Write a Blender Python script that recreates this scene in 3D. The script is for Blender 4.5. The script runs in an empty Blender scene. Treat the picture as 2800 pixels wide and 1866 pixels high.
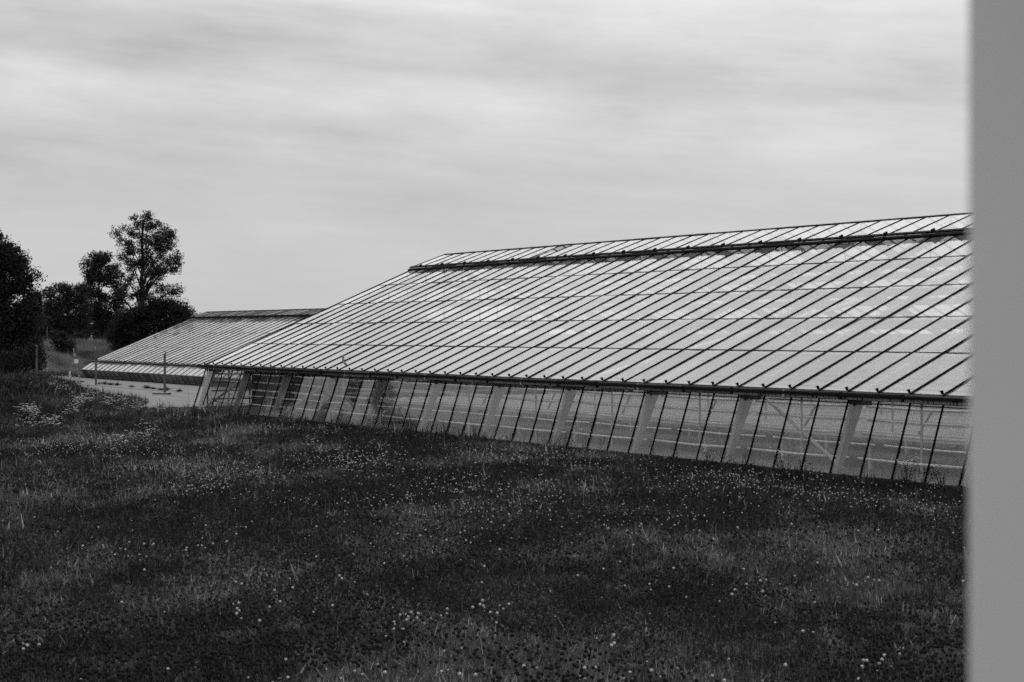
import bpy, math, random
import numpy as np
from mathutils import Vector, Matrix, Quaternion

random.seed(7)
rng = np.random.default_rng(11)
sc = bpy.context.scene
col = sc.collection

# ------------------------------------------------------------------ camera
F = 4545.0                    # focal length in photo pixels (2800 wide)
HORIZON = 910.0
EYE = 2.55
CU, CV = 0.5392, 0.8421       # camera right in (x, y); forward is (-CV, CU)
RIGHT = Vector((CU, CV, 0)); FWD = Vector((-CV, CU, 0))
cam_d = bpy.data.cameras.new('camera')
cam = bpy.data.objects.new('camera', cam_d); col.objects.link(cam)
cam.location = (0, 0, EYE)
cam.rotation_euler = Matrix((RIGHT, Vector((0, 0, 1)), -FWD)).transposed().to_euler()
cam_d.sensor_width = 36; cam_d.lens = F / 2800 * 36
cam_d.shift_y = -(933 - HORIZON) / 2800
cam_d.clip_start = 0.05; cam_d.clip_end = 6000
cam_d.dof.use_dof = True; cam_d.dof.focus_distance = 36; cam_d.dof.aperture_fstop = 7.6
sc.camera = cam
sc.render.resolution_x = 1024; sc.render.resolution_y = 682
vs = sc.view_settings
vs.view_transform = 'Standard'; vs.look = 'None'; vs.exposure = 0.0; vs.gamma = 1.0
sc.cycles.transparent_max_bounces = 32
sc.cycles.max_bounces = 8
sc.cycles.use_adaptive_sampling = False
sc.cycles.use_denoising = False        # keep the grain and the fine grass texture
sc.cycles.sample_clamp_indirect = 4
sc.cycles.caustics_reflective = False

# ------------------------------------------------------------------ world: grey overcast sky
SUN_EL = math.radians(46)
sun_h = (FWD * 0.93 + RIGHT * 0.37).normalized()
SUN_DIR = Vector((sun_h.x * math.cos(SUN_EL), sun_h.y * math.cos(SUN_EL), math.sin(SUN_EL)))
w = bpy.data.worlds.new('World'); sc.world = w; w.use_nodes = True
nt = w.node_tree; nt.nodes.clear()
def N(t, **k):
    n = nt.nodes.new(t)
    for a, b in k.items(): setattr(n, a, b)
    return n
def L(a, b): nt.links.new(a, b)
def M(op, a, b=None, c=None):
    n = N('ShaderNodeMath', operation=op)
    for i, v in enumerate((a, b, c)):
        if v is None: continue
        if isinstance(v, (int, float)): n.inputs[i].default_value = v
        else: L(v, n.inputs[i])
    return n.outputs[0]
tc = N('ShaderNodeTexCoord')
def dotn(vec):
    n = N('ShaderNodeVectorMath', operation='DOT_PRODUCT'); L(tc.outputs['Generated'], n.inputs[0]); n.inputs[1].default_value = vec
    return n.outputs['Value']
wp, wq, we = dotn(RIGHT), dotn(FWD), dotn((0, 0, 1))
def wnoise(sx, sq, sz, scale, detail, off, rough=0.5):
    c = N('ShaderNodeCombineXYZ')
    L(M('MULTIPLY_ADD', wp, sx, off), c.inputs[0]); L(M('MULTIPLY', wq, sq), c.inputs[1])
    L(M('MULTIPLY', M('MULTIPLY_ADD', wp, 0.07, we), sz), c.inputs[2])
    n = N('ShaderNodeTexNoise'); L(c.outputs[0], n.inputs['Vector'])
    n.inputs['Scale'].default_value = scale; n.inputs['Detail'].default_value = detail
    n.inputs['Roughness'].default_value = rough
    return n.outputs['Fac']
warp = wnoise(2.2, 2.2, 5, 1.0, 3, 3.1)
e2 = M('ADD', M('MULTIPLY_ADD', wp, 0.05, we), M('MULTIPLY', M('SUBTRACT', warp, 0.5), 0.05))
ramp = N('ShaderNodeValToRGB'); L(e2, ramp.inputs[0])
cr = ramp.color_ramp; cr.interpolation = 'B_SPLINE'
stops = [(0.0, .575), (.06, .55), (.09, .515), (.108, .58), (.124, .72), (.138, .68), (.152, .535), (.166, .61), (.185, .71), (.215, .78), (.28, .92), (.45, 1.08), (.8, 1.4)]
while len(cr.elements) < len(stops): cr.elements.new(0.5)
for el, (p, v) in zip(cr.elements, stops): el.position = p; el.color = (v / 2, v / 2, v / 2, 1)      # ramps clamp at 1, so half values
bw = N('ShaderNodeRGBToBW'); L(ramp.outputs[0], bw.inputs[0])
amp = N('ShaderNodeMapRange'); amp.interpolation_type = 'SMOOTHSTEP'
L(we, amp.inputs['Value']); amp.inputs['From Min'].default_value = 0.03; amp.inputs['From Max'].default_value = 0.16
amp.inputs['To Min'].default_value = 0.30; amp.inputs['To Max'].default_value = 1.0
streak = wnoise(2.2, 2.2, 42, 1.0, 6, 0.4, 0.58)
soft = wnoise(4.0, 4.0, 15, 1.0, 5, 21.9, 0.58)
fine = wnoise(16, 16, 70, 1.0, 6, 1.7, 0.62)
dev = M('ADD', M('MULTIPLY', M('SUBTRACT', streak, .5), .32), M('MULTIPLY', M('SUBTRACT', soft, .5), .62))
dev = M('ADD', dev, M('MULTIPLY', M('SUBTRACT', fine, .5), .17))
cloud = M('ADD', M('MULTIPLY', bw.outputs[0], 2.0), M('MULTIPLY', dev, amp.outputs[0]))
# the cloud is brighter on the side where the hidden sun stands
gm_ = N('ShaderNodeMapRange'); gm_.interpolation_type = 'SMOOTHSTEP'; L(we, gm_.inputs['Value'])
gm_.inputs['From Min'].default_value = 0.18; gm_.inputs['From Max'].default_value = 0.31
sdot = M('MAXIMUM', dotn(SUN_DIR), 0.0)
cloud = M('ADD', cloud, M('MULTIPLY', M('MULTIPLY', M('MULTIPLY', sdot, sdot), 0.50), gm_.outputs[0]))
sky = N('ShaderNodeTexSky'); sky.sky_type = 'NISHITA'; sky.sun_disc = False
sky.sun_elevation = SUN_EL; sky.sun_rotation = math.atan2(sun_h.x, sun_h.y)
sbw = N('ShaderNodeRGBToBW'); L(sky.outputs[0], sbw.inputs[0])
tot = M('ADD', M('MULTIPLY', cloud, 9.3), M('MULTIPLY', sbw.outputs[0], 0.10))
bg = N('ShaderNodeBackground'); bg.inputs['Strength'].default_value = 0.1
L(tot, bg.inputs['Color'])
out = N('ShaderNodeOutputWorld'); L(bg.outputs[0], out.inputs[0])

sd = bpy.data.lights.new('sun', 'SUN'); sd.energy = 0.5; sd.angle = math.radians(34); sd.color = (1, 0.995, 0.985)
so = bpy.data.objects.new('sun', sd); col.objects.link(so)
so.rotation_euler = (-SUN_DIR).to_track_quat('-Z', 'Y').to_euler(); so.location = (0, 0, 30)

# ------------------------------------------------------------------ pixel / ground helpers
def c2w(X, Z): return (X * CU - Z * CV, X * CV + Z * CU)
def w2c(u, v): return (u * CU + v * CV, -u * CV + v * CU)
def px(x, y, Z):
    X = (x - 1400) / F * Z
    u, v = c2w(X, Z)
    return Vector((u, v, EYE - (y - HORIZON) / F * Z))
def sst(x, a, b):
    t = np.clip((np.asarray(x, float) - a) / (b - a), 0, 1); return t * t * (3 - 2 * t)
def vnoise(x, y, seed=0):
    x = np.asarray(x, float); y = np.asarray(y, float)
    xi = np.floor(x).astype(np.int64); yi = np.floor(y).astype(np.int64)
    fx = x - xi; fy = y - yi
    def h(a, b):
        n = (a * 374761393 + b * 668265263 + seed * 1442695041) & 0x7fffffff
        n = ((n ^ (n >> 13)) * 1274126177) & 0x7fffffff
        return ((n ^ (n >> 16)) & 0xffff) / 65535.0
    sx = fx * fx * (3 - 2 * fx); sy = fy * fy * (3 - 2 * fy)
    return (h(xi, yi) * (1 - sx) + h(xi + 1, yi) * sx) * (1 - sy) + (h(xi, yi + 1) * (1 - sx) + h(xi + 1, yi + 1) * sx) * sy
def fbm(x, y, seed=0, o=4):
    s = 0; a = .5; t = 0
    for k in range(o):
        s = s + a * vnoise(x * 2 ** k, y * 2 ** k, seed + k); t += a; a *= .5
    return s / t
GU, GV, GB = -51.84, 21.17, 20.70       # gable plane, eave line, wall foot of the near greenhouse
def height(u, v):
    u = np.asarray(u, float); v = np.asarray(v, float)
    X, Z = w2c(u, v)
    und = (fbm(u * .25, v * .25, 3) - .5) * .22 + (fbm(u * .9, v * .9, 9) - .5) * .08
    lawnmask = sst(Z, 9, 13) * (1 - sst(u, -46, -53) * sst(v, 19, 21)) * sst(v, 20.6, 18) * (1 - sst(Z, 60, 66))
    h = und * lawnmask - .05
    m = sst(X, -12.2, -15.5) * np.exp(-((Z - 53) / 6.0) ** 2) * 1.14
    m = m * (1 + .25 * (fbm(u * .6, v * .6, 21) - .5))
    h = h + m
    h = h + sst(Z, 11, 5) * .92
    h = h + sst(u, -96, -119) * 1.95 * (1 + .15 * (fbm(u * .2, v * .2, 5) - .5)) * sst(v, 90, 60)
    return h
def pxga(x, y):
    """points on the terrain seen at photo pixels"""
    x = np.asarray(x, float); y = np.maximum(np.asarray(y, float) - HORIZON, 20)
    Z = EYE / y * F
    for _ in range(14):
        u, v = c2w((x - 1400) / F * Z, Z)
        Z = (EYE - height(u, v)) / y * F * .5 + Z * .5
    u, v = c2w((x - 1400) / F * Z, Z)
    return np.stack([u, v, height(u, v)], -1)
def pxg(x, y): return Vector(pxga([x], [y])[0])

# ------------------------------------------------------------------ materials (grey: the photograph is black and white)
def mat(name, build):
    m = bpy.data.materials.new(name); m.use_nodes = True
    t = m.node_tree; t.nodes.clear(); build(t)
    return m
def nd(t, ty, **k):
    n = t.nodes.new(ty)
    for a, b in k.items(): setattr(n, a, b)
    return n
def lk(t, a, b): t.links.new(a, b)
def rmp(t, src, stops):
    r = nd(t, 'ShaderNodeValToRGB'); lk(t, src, r.inputs[0])
    while len(r.color_ramp.elements) < len(stops): r.color_ramp.elements.new(.5)
    for el, (p, v) in zip(r.color_ramp.elements, stops): el.position = p; el.color = (v, v, v, 1)
    return r.outputs[0]
def noise(t, scale, detail=4, coord='pos', stretch=(1, 1, 1), rough=.55):
    if coord == 'pos': s = nd(t, 'ShaderNodeNewGeometry').outputs['Position']
    else: s = nd(t, 'ShaderNodeTexCoord').outputs['Object']
    mp = nd(t, 'ShaderNodeMapping'); lk(t, s, mp.inputs[0]); mp.inputs['Scale'].default_value = stretch
    n = nd(t, 'ShaderNodeTexNoise'); lk(t, mp.outputs[0], n.inputs['Vector'])
    n.inputs['Scale'].default_value = scale; n.inputs['Detail'].default_value = detail; n.inputs['Roughness'].default_value = rough
    return n.outputs['Fac']
def princ(t, colr, rough=.7, metal=0.0, spec=.3, bump=None, bs=.3, bd=.01):
    p = nd(t, 'ShaderNodeBsdfPrincipled')
    if isinstance(colr, (int, float)): p.inputs['Base Color'].default_value = (colr, colr, colr, 1)
    else: lk(t, colr, p.inputs['Base Color'])
    p.inputs['Roughness'].default_value = rough; p.inputs['Metallic'].default_value = metal
    p.inputs['Specular IOR Level'].default_value = spec
    if bump is not None:
        b = nd(t, 'ShaderNodeBump'); lk(t, bump, b.inputs['Height']); b.inputs['Strength'].default_value = bs; b.inputs['Distance'].default_value = bd
        lk(t, b.outputs[0], p.inputs['Normal'])
    o = nd(t, 'ShaderNodeOutputMaterial'); lk(t, p.outputs[0], o.inputs[0])
    return p
def simple(name, lo, hi, scale=6, rough=.7, spec=.3, stretch=(1, 1, 1), coord='pos', metal=0.0, bs=.2):
    def b(t):
        n = noise(t, scale, 5, coord, stretch)
        princ(t, rmp(t, n, [(.3, lo), (.7, hi)]), rough, metal, spec, n, bs)
    return mat(name, b)

MT = {}
MT['bar'] = simple('dark_bar', .003, .008, 9, .7, .02)
MT['rail'] = simple('dark_rail', .005, .014, 5, .75, .06, (1, 4, 4))
MT['concrete_frame'] = simple('frame_concrete', .12, .24, 3, .85, .2)
MT['knee'] = simple('knee_plate', .02, .04, 8, .6)
MT['galv'] = simple('galvanised_steel', .16, .30, 6, .5, .4)
MT['pipe'] = simple('painted_pipe', .35, .6, 4, .55, .3, (3, 1, 1))
MT['bench'] = simple('bench_metal', .34, .5, 2, .5, .4)
MT['benchtop'] = simple('bench_tray', .05, .12, 1.2, .8, .2, (1, 6, 1))
MT['floor'] = simple('greenhouse_floor', .05, .11, .8, .9, .2)
MT['bark'] = simple('bark', .015, .04, 9, .95, .1, (1, 1, .3), bs=.6)
MT['pole'] = simple('weathered_pole', .05, .11, 5, .8, .2, (1, 1, .3))
MT['whitepaint'] = simple('white_paint', .45, .65, 5, .5, .3)
MT['signdark'] = simple('sign_dark', .01, .02, 5, .5, .3)
MT['signgrey'] = simple('sign_grey', .13, .2, 6, .5, .3)
MT['pillar'] = simple('rendered_wall', .35, .45, 1.1, .9, .1, bs=.1)
MT['terrace'] = simple('terrace_stone', .40, .52, 3, .9, .2)
MT['houseroof'] = simple('house_roof', .16, .24, 2, .8, .2)
MT['housewall'] = simple('house_wall', .35, .45, 2, .8, .2)
MT['petal'] = simple('petal_white', .2, .42, 60, .7, .2, coord='obj')
MT['petal_bright'] = simple('petal_bright', .26, .44, 60, .7, .2, coord='obj')
MT['seedhead'] = simple('seed_head', .006, .014, 60, .9, .1, coord='obj')
MT['stalk'] = simple('stalk', .04, .08, 30, .8, .2, coord='obj')
MT['weedleaf'] = simple('weed_leaf', .022, .05, 30, .8, .2, coord='obj')
MT['iron'] = simple('rusty_iron', .012, .03, 9, .9, .2)
MT['stonebase'] = simple('sill_concrete', .02, .05, 5, .9, .1)

def glass(name, dirt_sheen_lo, dirt_sheen_hi, stretch, diff, trans=.93, bump=.0):
    def b(t):
        g = nd(t, 'ShaderNodeNewGeometry')
        d = nd(t, 'ShaderNodeVectorMath', operation='DOT_PRODUCT'); lk(t, g.outputs['Normal'], d.inputs[0]); lk(t, g.outputs['Incoming'], d.inputs[1])
        def mm(op, a, b_=None):
            n = nd(t, 'ShaderNodeMath', operation=op)
            for i, v in enumerate((a, b_)):
                if v is None: continue
                if isinstance(v, (int, float)): n.inputs[i].default_value = v
                else: lk(t, v, n.inputs[i])
            return n.outputs[0]
        c = mm('ABSOLUTE', d.outputs['Value'])
        r = mm('MINIMUM', mm('ADD', mm('MULTIPLY', mm('POWER', mm('SUBTRACT', 1.0, c), 5.0), .96), .04), 1.0)
        tr = nd(t, 'ShaderNodeBsdfTransparent'); tr.inputs[0].default_value = (trans, trans, trans, 1)
        gl = nd(t, 'ShaderNodeBsdfGlossy'); gl.inputs['Roughness'].default_value = .03
        if bump:
            bn = nd(t, 'ShaderNodeBump'); bn.inputs['Strength'].default_value = bump; bn.inputs['Distance'].default_value = .02
            lk(t, noise(t, 1.3, 3), bn.inputs['Height']); lk(t, bn.outputs[0], gl.inputs['Normal'])
        m1 = nd(t, 'ShaderNodeMixShader'); lk(t, r, m1.inputs[0]); lk(t, tr.outputs[0], m1.inputs[1]); lk(t, gl.outputs[0], m1.inputs[2])
        df = nd(t, 'ShaderNodeBsdfDiffuse'); df.inputs[0].default_value = (diff, diff, diff, 1)
        tl = nd(t, 'ShaderNodeBsdfTranslucent'); tl.inputs[0].default_value = (diff, diff, diff, 1)
        m2 = nd(t, 'ShaderNodeMixShader'); m2.inputs[0].default_value = .5; lk(t, df.outputs[0], m2.inputs[1]); lk(t, tl.outputs[0], m2.inputs[2])
        n1 = noise(t, 2.2, 6, 'pos', stretch, .65); n2 = noise(t, .35, 3)
        dirt = mm('ADD', mm('MULTIPLY', n1, .65), mm('MULTIPLY', n2, .35))
        oi = nd(t, 'ShaderNodeObjectInfo')
        fac = rmp(t, dirt, [(.36, dirt_sheen_lo), (.66, dirt_sheen_hi)])
        fac = mm('MULTIPLY', fac, mm('ADD', mm('MULTIPLY', mm('POWER', oi.outputs['Random'], 3.0), 2.2), .6))
        m3 = nd(t, 'ShaderNodeMixShader'); lk(t, fac, m3.inputs[0]); lk(t, m1.outputs[0], m3.inputs[1]); lk(t, m2.outputs[0], m3.inputs[2])
        o = nd(t, 'ShaderNodeOutputMaterial'); lk(t, m3.outputs[0], o.inputs[0])
    return mat(name, b)
MT['roofglass'] = glass('roof_glass', .012, .06, (.6, .35, .35), .8, .96, bump=.10)
MT['wallglass'] = glass('wall_glass', .006, .035, (4, .6, .35), .6, .96, bump=.1)
MT['flapglass'] = glass('flap_glass', .35, .5, (.6, .35, .35), .8)  # whitish cover painted in for the sky reflection on the flaps
MT['farglass'] = glass('far_roof_glass', .18, .30, (.6, .35, .35), .78)
MT['fardark'] = glass('far_wall_glass', .40, .55, (2, 2, .5), .16, .8)

def gutter_mat(name, dark, light, cover):
    def b(t):
        c = nd(t, 'ShaderNodeTexCoord'); s = nd(t, 'ShaderNodeSeparateXYZ'); lk(t, c.outputs['Object'], s.inputs[0])
        n = noise(t, 26, 3, 'pos', (1, .02, .02), .7); n2 = noise(t, 3, 3, 'pos', (1, .1, .1))
        def mm(op, a, b_):
            k = nd(t, 'ShaderNodeMath', operation=op)
            for i, v in enumerate((a, b_)):
                if isinstance(v, (int, float)): k.inputs[i].default_value = v
                else: lk(t, v, k.inputs[i])
            return k.outputs[0]
        lev = mm('ADD', mm('MULTIPLY', n, .16), mm('MULTIPLY', n2, .05))       # ragged upper limit of the pale lime streaks
        lim = mm('SUBTRACT', lev, cover)
        f = mm('LESS_THAN', s.outputs['Z'], lim)
        fade = mm('GREATER_THAN', n, .44)
        f = mm('MULTIPLY', f, fade)
        mix = nd(t, 'ShaderNodeMix', data_type='RGBA'); lk(t, f, mix.inputs[0])
        mix.inputs[6].default_value = (dark, dark, dark, 1); mix.inputs[7].default_value = (light, light, light, 1)
        princ(t, mix.outputs[2], .8, 0, .2)
    return mat(name, b)
MT['gut_dark'] = gutter_mat('gutter_black_streaked', .006, .2, .205)
MT['gut_grey'] = gutter_mat('gutter_grey_limed', .03, .12, .15)

def veg(name, mul, transl=.35):
    def b(t):
        a = nd(t, 'ShaderNodeAttribute', attribute_name='Col')
        m = nd(t, 'ShaderNodeVectorMath', operation='SCALE'); lk(t, a.outputs['Color'], m.inputs[0]); m.inputs['Scale'].default_value = mul
        d = nd(t, 'ShaderNodeBsdfDiffuse'); lk(t, m.outputs[0], d.inputs[0])
        tl = nd(t, 'ShaderNodeBsdfTranslucent'); lk(t, m.outputs[0], tl.inputs[0])
        gs = nd(t, 'ShaderNodeBsdfGlossy'); gs.inputs['Roughness'].default_value = .5; gs.inputs[0].default_value = (.5, .5, .5, 1)
        x = nd(t, 'ShaderNodeMixShader'); x.inputs[0].default_value = transl; lk(t, d.outputs[0], x.inputs[1]); lk(t, tl.outputs[0], x.inputs[2])
        y = nd(t, 'ShaderNodeMixShader'); y.inputs[0].default_value = .015; lk(t, x.outputs[0], y.inputs[1]); lk(t, gs.outputs[0], y.inputs[2])
        o = nd(t, 'ShaderNodeOutputMaterial'); lk(t, y.outputs[0], o.inputs[0])
    return mat(name, b)
MT['grass'] = veg('grass_blades', 1.0, .4)
MT['leaf'] = veg('tree_leaves', 1.0, .3)
def ground_b(t):
    n = noise(t, .5, 6); n2 = noise(t, 14, 5)
    g = nd(t, 'ShaderNodeMath', operation='MULTIPLY'); lk(t, rmp(t, n, [(.3, .02), (.7, .05)]), g.inputs[0]); lk(t, rmp(t, n2, [(.3, .4), (.7, 1.5)]), g.inputs[1])
    princ(t, g.outputs[0], .95, 0, .05, n2, .6, .04)
MT['soil'] = mat('meadow_soil', ground_b)
def yard_b(t):
    n = noise(t, 1.1, 6); n2 = noise(t, 18, 4); n3 = noise(t, .8, 3, 'pos', (1.2, 3.0, 1), .6)
    a = nd(t, 'ShaderNodeMath', operation='MULTIPLY'); lk(t, rmp(t, n, [(.3, .13), (.7, .185)]), a.inputs[0]); lk(t, rmp(t, n2, [(.3, .85), (.7, 1.1)]), a.inputs[1])
    b = nd(t, 'ShaderNodeMath', operation='MULTIPLY'); lk(t, a.outputs[0], b.inputs[0]); lk(t, rmp(t, n3, [(.30, .25), (.345, 1.0)]), b.inputs[1])
    princ(t, b.outputs[0], .9, 0, .15, n2, .2)
MT['yard'] = mat('yard_concrete', yard_b)

# ------------------------------------------------------------------ mesh helpers
def link(name, me, parent=None, loc=(0, 0, 0), rot=(0, 0, 0)):
    o = bpy.data.objects.new(name, me); col.objects.link(o)
    o.location = loc; o.rotation_euler = rot
    if parent is not None: o.parent = parent
    return o
def tag(o, label, cat, group=None, kind=None):
    if label: o['label'] = label
    if cat: o['category'] = cat
    if group: o['group'] = group
    if kind: o['kind'] = kind
    return o
def empty(name, loc=(0, 0, 0), rz=0.0):
    o = bpy.data.objects.new(name, None); col.objects.link(o); o.location = loc; o.rotation_euler = (0, 0, rz); o.empty_display_size = .3
    return o
class MB:
    def __init__(s): s.v = []; s.f = []
    def box(s, c, size, R=None):
        b = len(s.v); c = Vector(c)
        for x in (-.5, .5):
            for y in (-.5, .5):
                for z in (-.5, .5):
                    p = Vector((x * size[0], y * size[1], z * size[2]))
                    if R is not None: p = R @ p
                    s.v.append(p + c)
        s.f += [tuple(b + i for i in q) for q in ((0, 1, 3, 2), (4, 6, 7, 5), (0, 4, 5, 1), (2, 3, 7, 6), (0, 2, 6, 4), (1, 5, 7, 3))]
        return s
    def tube(s, pts, rads, n=6):
        pts = [Vector(p) for p in pts]; rings = []
        for i, p in enumerate(pts):
            d = (pts[min(i + 1, len(pts) - 1)] - pts[max(i - 1, 0)]).normalized()
            a = d.orthogonal().normalized() if i == 0 else (a - d * a.dot(d)).normalized()
            b_ = d.cross(a); r = rads[i] if hasattr(rads, '__len__') else rads
            rings.append(len(s.v))
            for k in range(n):
                t = 2 * math.pi * k / n
                s.v.append(p + (a * math.cos(t) + b_ * math.sin(t)) * r)
        for i in range(len(pts) - 1):
            for k in range(n):
                s.f.append((rings[i] + k, rings[i] + (k + 1) % n, rings[i + 1] + (k + 1) % n, rings[i + 1] + k))
        s.f.append(tuple(rings[0] + k for k in reversed(range(n)))); s.f.append(tuple(rings[-1] + k for k in range(n)))
        return s
    def disc(s, c, nrm, r, th, n=16):
        q = Vector(nrm).normalized(); return s.tube([Vector(c) - q * th / 2, Vector(c) + q * th / 2], r, n)
    def dome(s, c, r, hgt, n=7, rows=3, R=None):
        c = Vector(c); b0 = len(s.v)
        for j in range(rows):
            t = (j / rows) * math.pi / 2
            for k in range(n):
                a = 2 * math.pi * (k + .5 * j) / n
                p = Vector((math.cos(a) * r * math.cos(t), math.sin(a) * r * math.cos(t), hgt * math.sin(t)))
                s.v.append(c + (R @ p if R is not None else p))
        p = Vector((0, 0, hgt)); s.v.append(c + (R @ p if R is not None else p)); top = len(s.v) - 1
        for j in range(rows - 1):
            for k in range(n):
                s.f.append((b0 + j * n + k, b0 + j * n + (k + 1) % n, b0 + (j + 1) * n + (k + 1) % n, b0 + (j + 1) * n + k))
        for k in range(n): s.f.append((b0 + (rows - 1) * n + k, b0 + (rows - 1) * n + (k + 1) % n, top))
        s.f.append(tuple(b0 + k for k in reversed(range(n))))
        return s
    def tri(s, a, b, c):
        k = len(s.v); s.v += [Vector(a), Vector(b), Vector(c)]; s.f.append((k, k + 1, k + 2)); return s
    def prism(s, poly, x0, x1):
        """polygon in (y, z) extruded along x"""
        n = len(poly); b = len(s.v)
        s.v += [Vector((x0, p[0], p[1])) for p in poly] + [Vector((x1, p[0], p[1])) for p in poly]
        for k in range(n): s.f.append((b + k, b + (k + 1) % n, b + n + (k + 1) % n, b + n + k))
        s.f.append(tuple(b + k for k in reversed(range(n)))); s.f.append(tuple(b + n + k for k in range(n)))
        return s
    def mesh(s, name, m, smooth=False):
        me = bpy.data.meshes.new(name); me.from_pydata([tuple(p) for p in s.v], [], s.f)
        me.materials.append(m)
        if smooth: me.polygons.foreach_set('use_smooth', [True] * len(me.polygons))
        me.validate(); me.update(); return me
    def build(s, name, m, parent=None, loc=(0, 0, 0), rot=(0, 0, 0), smooth=False):
        return link(name, s.mesh(name, m, smooth), parent, loc, rot)
def tri_mesh(name, P, m, C=None):
    """P: (n,3,3) triangle soup"""
    n = len(P); me = bpy.data.meshes.new(name)
    me.vertices.add(n * 3); me.vertices.foreach_set('co', P.reshape(-1).astype(np.float32))
    me.loops.add(n * 3); me.loops.foreach_set('vertex_index', np.arange(n * 3, dtype=np.int32))
    me.polygons.add(n); me.polygons.foreach_set('loop_start', np.arange(0, n * 3, 3, dtype=np.int32))
    if C is not None:
        at = me.attributes.new('Col', 'FLOAT_COLOR', 'POINT')
        A = np.ones((n * 3, 4), np.float32); A[:, :3] = np.repeat(np.asarray(C, float), 3)[:, None]
        at.data.foreach_set('color', A.reshape(-1))
    me.materials.append(m); me.update(calc_edges=True); me.validate()
    return me
_cache = {}
def cbox(name, size, m):
    k = (name, tuple(round(x, 4) for x in size), m.name)
    if k not in _cache: _cache[k] = MB().box((0, 0, 0), size).mesh(name, m)
    return _cache[k]

# ------------------------------------------------------------------ terrain
us = np.concatenate([[-2500, -900, -450, -260, -180, -150], np.arange(-135, -20, .6), np.arange(-20, 14, 1.0), [20, 40, 100, 300, 900, 2500]])
vv = np.concatenate([[-2500, -900, -300, -100, -50, -30], np.arange(-20, 45, .6), np.arange(45, 95, 2), [110, 150, 250, 500, 1000, 2500]])
UU, VV = np.meshgrid(us, vv, indexing='ij'); HH = height(UU, VV)
nu, nv = len(us), len(vv)
me = bpy.data.meshes.new('ground')
idx = np.arange(nu * nv).reshape(nu, nv)
q = np.stack([idx[:-1, :-1], idx[1:, :-1], idx[1:, 1:], idx[:-1, 1:]], -1).reshape(-1, 4)
me.from_pydata(np.stack([UU, VV, HH], -1).reshape(-1, 3).tolist(), [], q.tolist())
me.polygons.foreach_set('use_smooth', [True] * len(me.polygons)); me.materials.append(MT['soil']); me.update()
tag(link('ground', me), 'dark meadow ground with a low mound beside the yard', None, kind='structure')

# concrete yard: cast slabs with open joints
yard = empty('yard', (-75, 20, 0)); tag(yard, 'pale stained concrete yard between the two greenhouses', None, kind='structure')
strips = [(6, 16), (16, 26), (26, 30.05)]
for (a, b) in strips:
    for k in range(7):
        u0, u1 = -96 + k * 6.05, -96 + (k + 1) * 6.05
        if u1 > -53: u1 = -53.4
        jj = random.uniform(-.006, .006)
        link('concrete_slab', cbox('concrete_slab', (u1 - u0 - .05, b - a - .06, .16), MT['yard']), yard, ((u0 + u1) / 2 + 75, (a + b) / 2 - 20, -.06 + jj))
for k in range(2):
    for j in range(4):
        a, b = 30.05 + j * 6, 30.05 + (j + 1) * 6
        u0, u1 = -66.5 + k * 6.6, -66.5 + (k + 1) * 6.6
        link('concrete_slab', cbox('concrete_slab', (u1 - u0 - .05, b - a - .06, .16), MT['yard']), yard, ((u0 + u1) / 2 + 75, (a + b) / 2 - 20, -.062))

# ------------------------------------------------------------------ near greenhouse
BAR, NB = 0.75, 60
ZE, ZR, VR = 1.504, 5.353, 30.30
RUN = VR - GV; PITCH = math.atan2(ZR - ZE, RUN); SL = math.hypot(RUN, ZR - ZE)
CP, SP = math.cos(PITCH), math.sin(PITCH)
LEN = BAR * NB
gh = empty('greenhouse', (GU, GV, 0))
tag(gh, 'long low greenhouse with dark glazing bars and leaning glass side wall, behind the lawn', 'greenhouse')
def slope(s, off=0.0): return (s * CP - off * SP, ZE + s * SP + off * CP)
SV = 8.39                     # slope distance where the ridge vents begin
rows = [0.0, 1.74, 3.48, 5.22, 6.96, 8.60]
for r in range(5):
    s0, s1 = rows[r], rows[r + 1]
    pm = cbox('roof_pane', (BAR - .03, s1 - s0 - .012, .005), MT['roofglass'])
    for i in range(NB):
        y, z = slope((s0 + s1) / 2)
        link('roof_pane', pm, gh, ((i + .5) * BAR, y, z), (PITCH + random.gauss(0, .004), random.gauss(0, .004), random.gauss(0, .0012)))
for i in range(NB + 1):
    wid = .07 if i == 0 else .036
    y, z = slope(SV / 2, .009)
    link('glazing_bar', cbox('glazing_bar', (wid, SV + .06, .024), MT['bar']), gh, (i * BAR, y, z), (PITCH, 0, 0))
    y, z = slope(.0, .06)
    mb = MB().box((0, 0, .02), (.028, .04, .06)).box((0, -.025, .042), (.028, .03, .014))
    if i == 0: clip_me = mb.mesh('bar_clip', MT['bar'])
    link('bar_clip', clip_me, gh, (i * BAR, y - .03, z - .03), (.35, 0, 0))
# thin dark lap joints across each row of panes
for r in range(1, 5):
    y, z = slope(rows[r], .008)
    for k in range(15):
        link('lap_joint', cbox('lap_joint', (BAR * 4 - .01, .02, .008), MT['bar']), gh, ((k * 4 + 2) * BAR, y, z), (PITCH, 0, random.gauss(0, .0006)))
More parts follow.
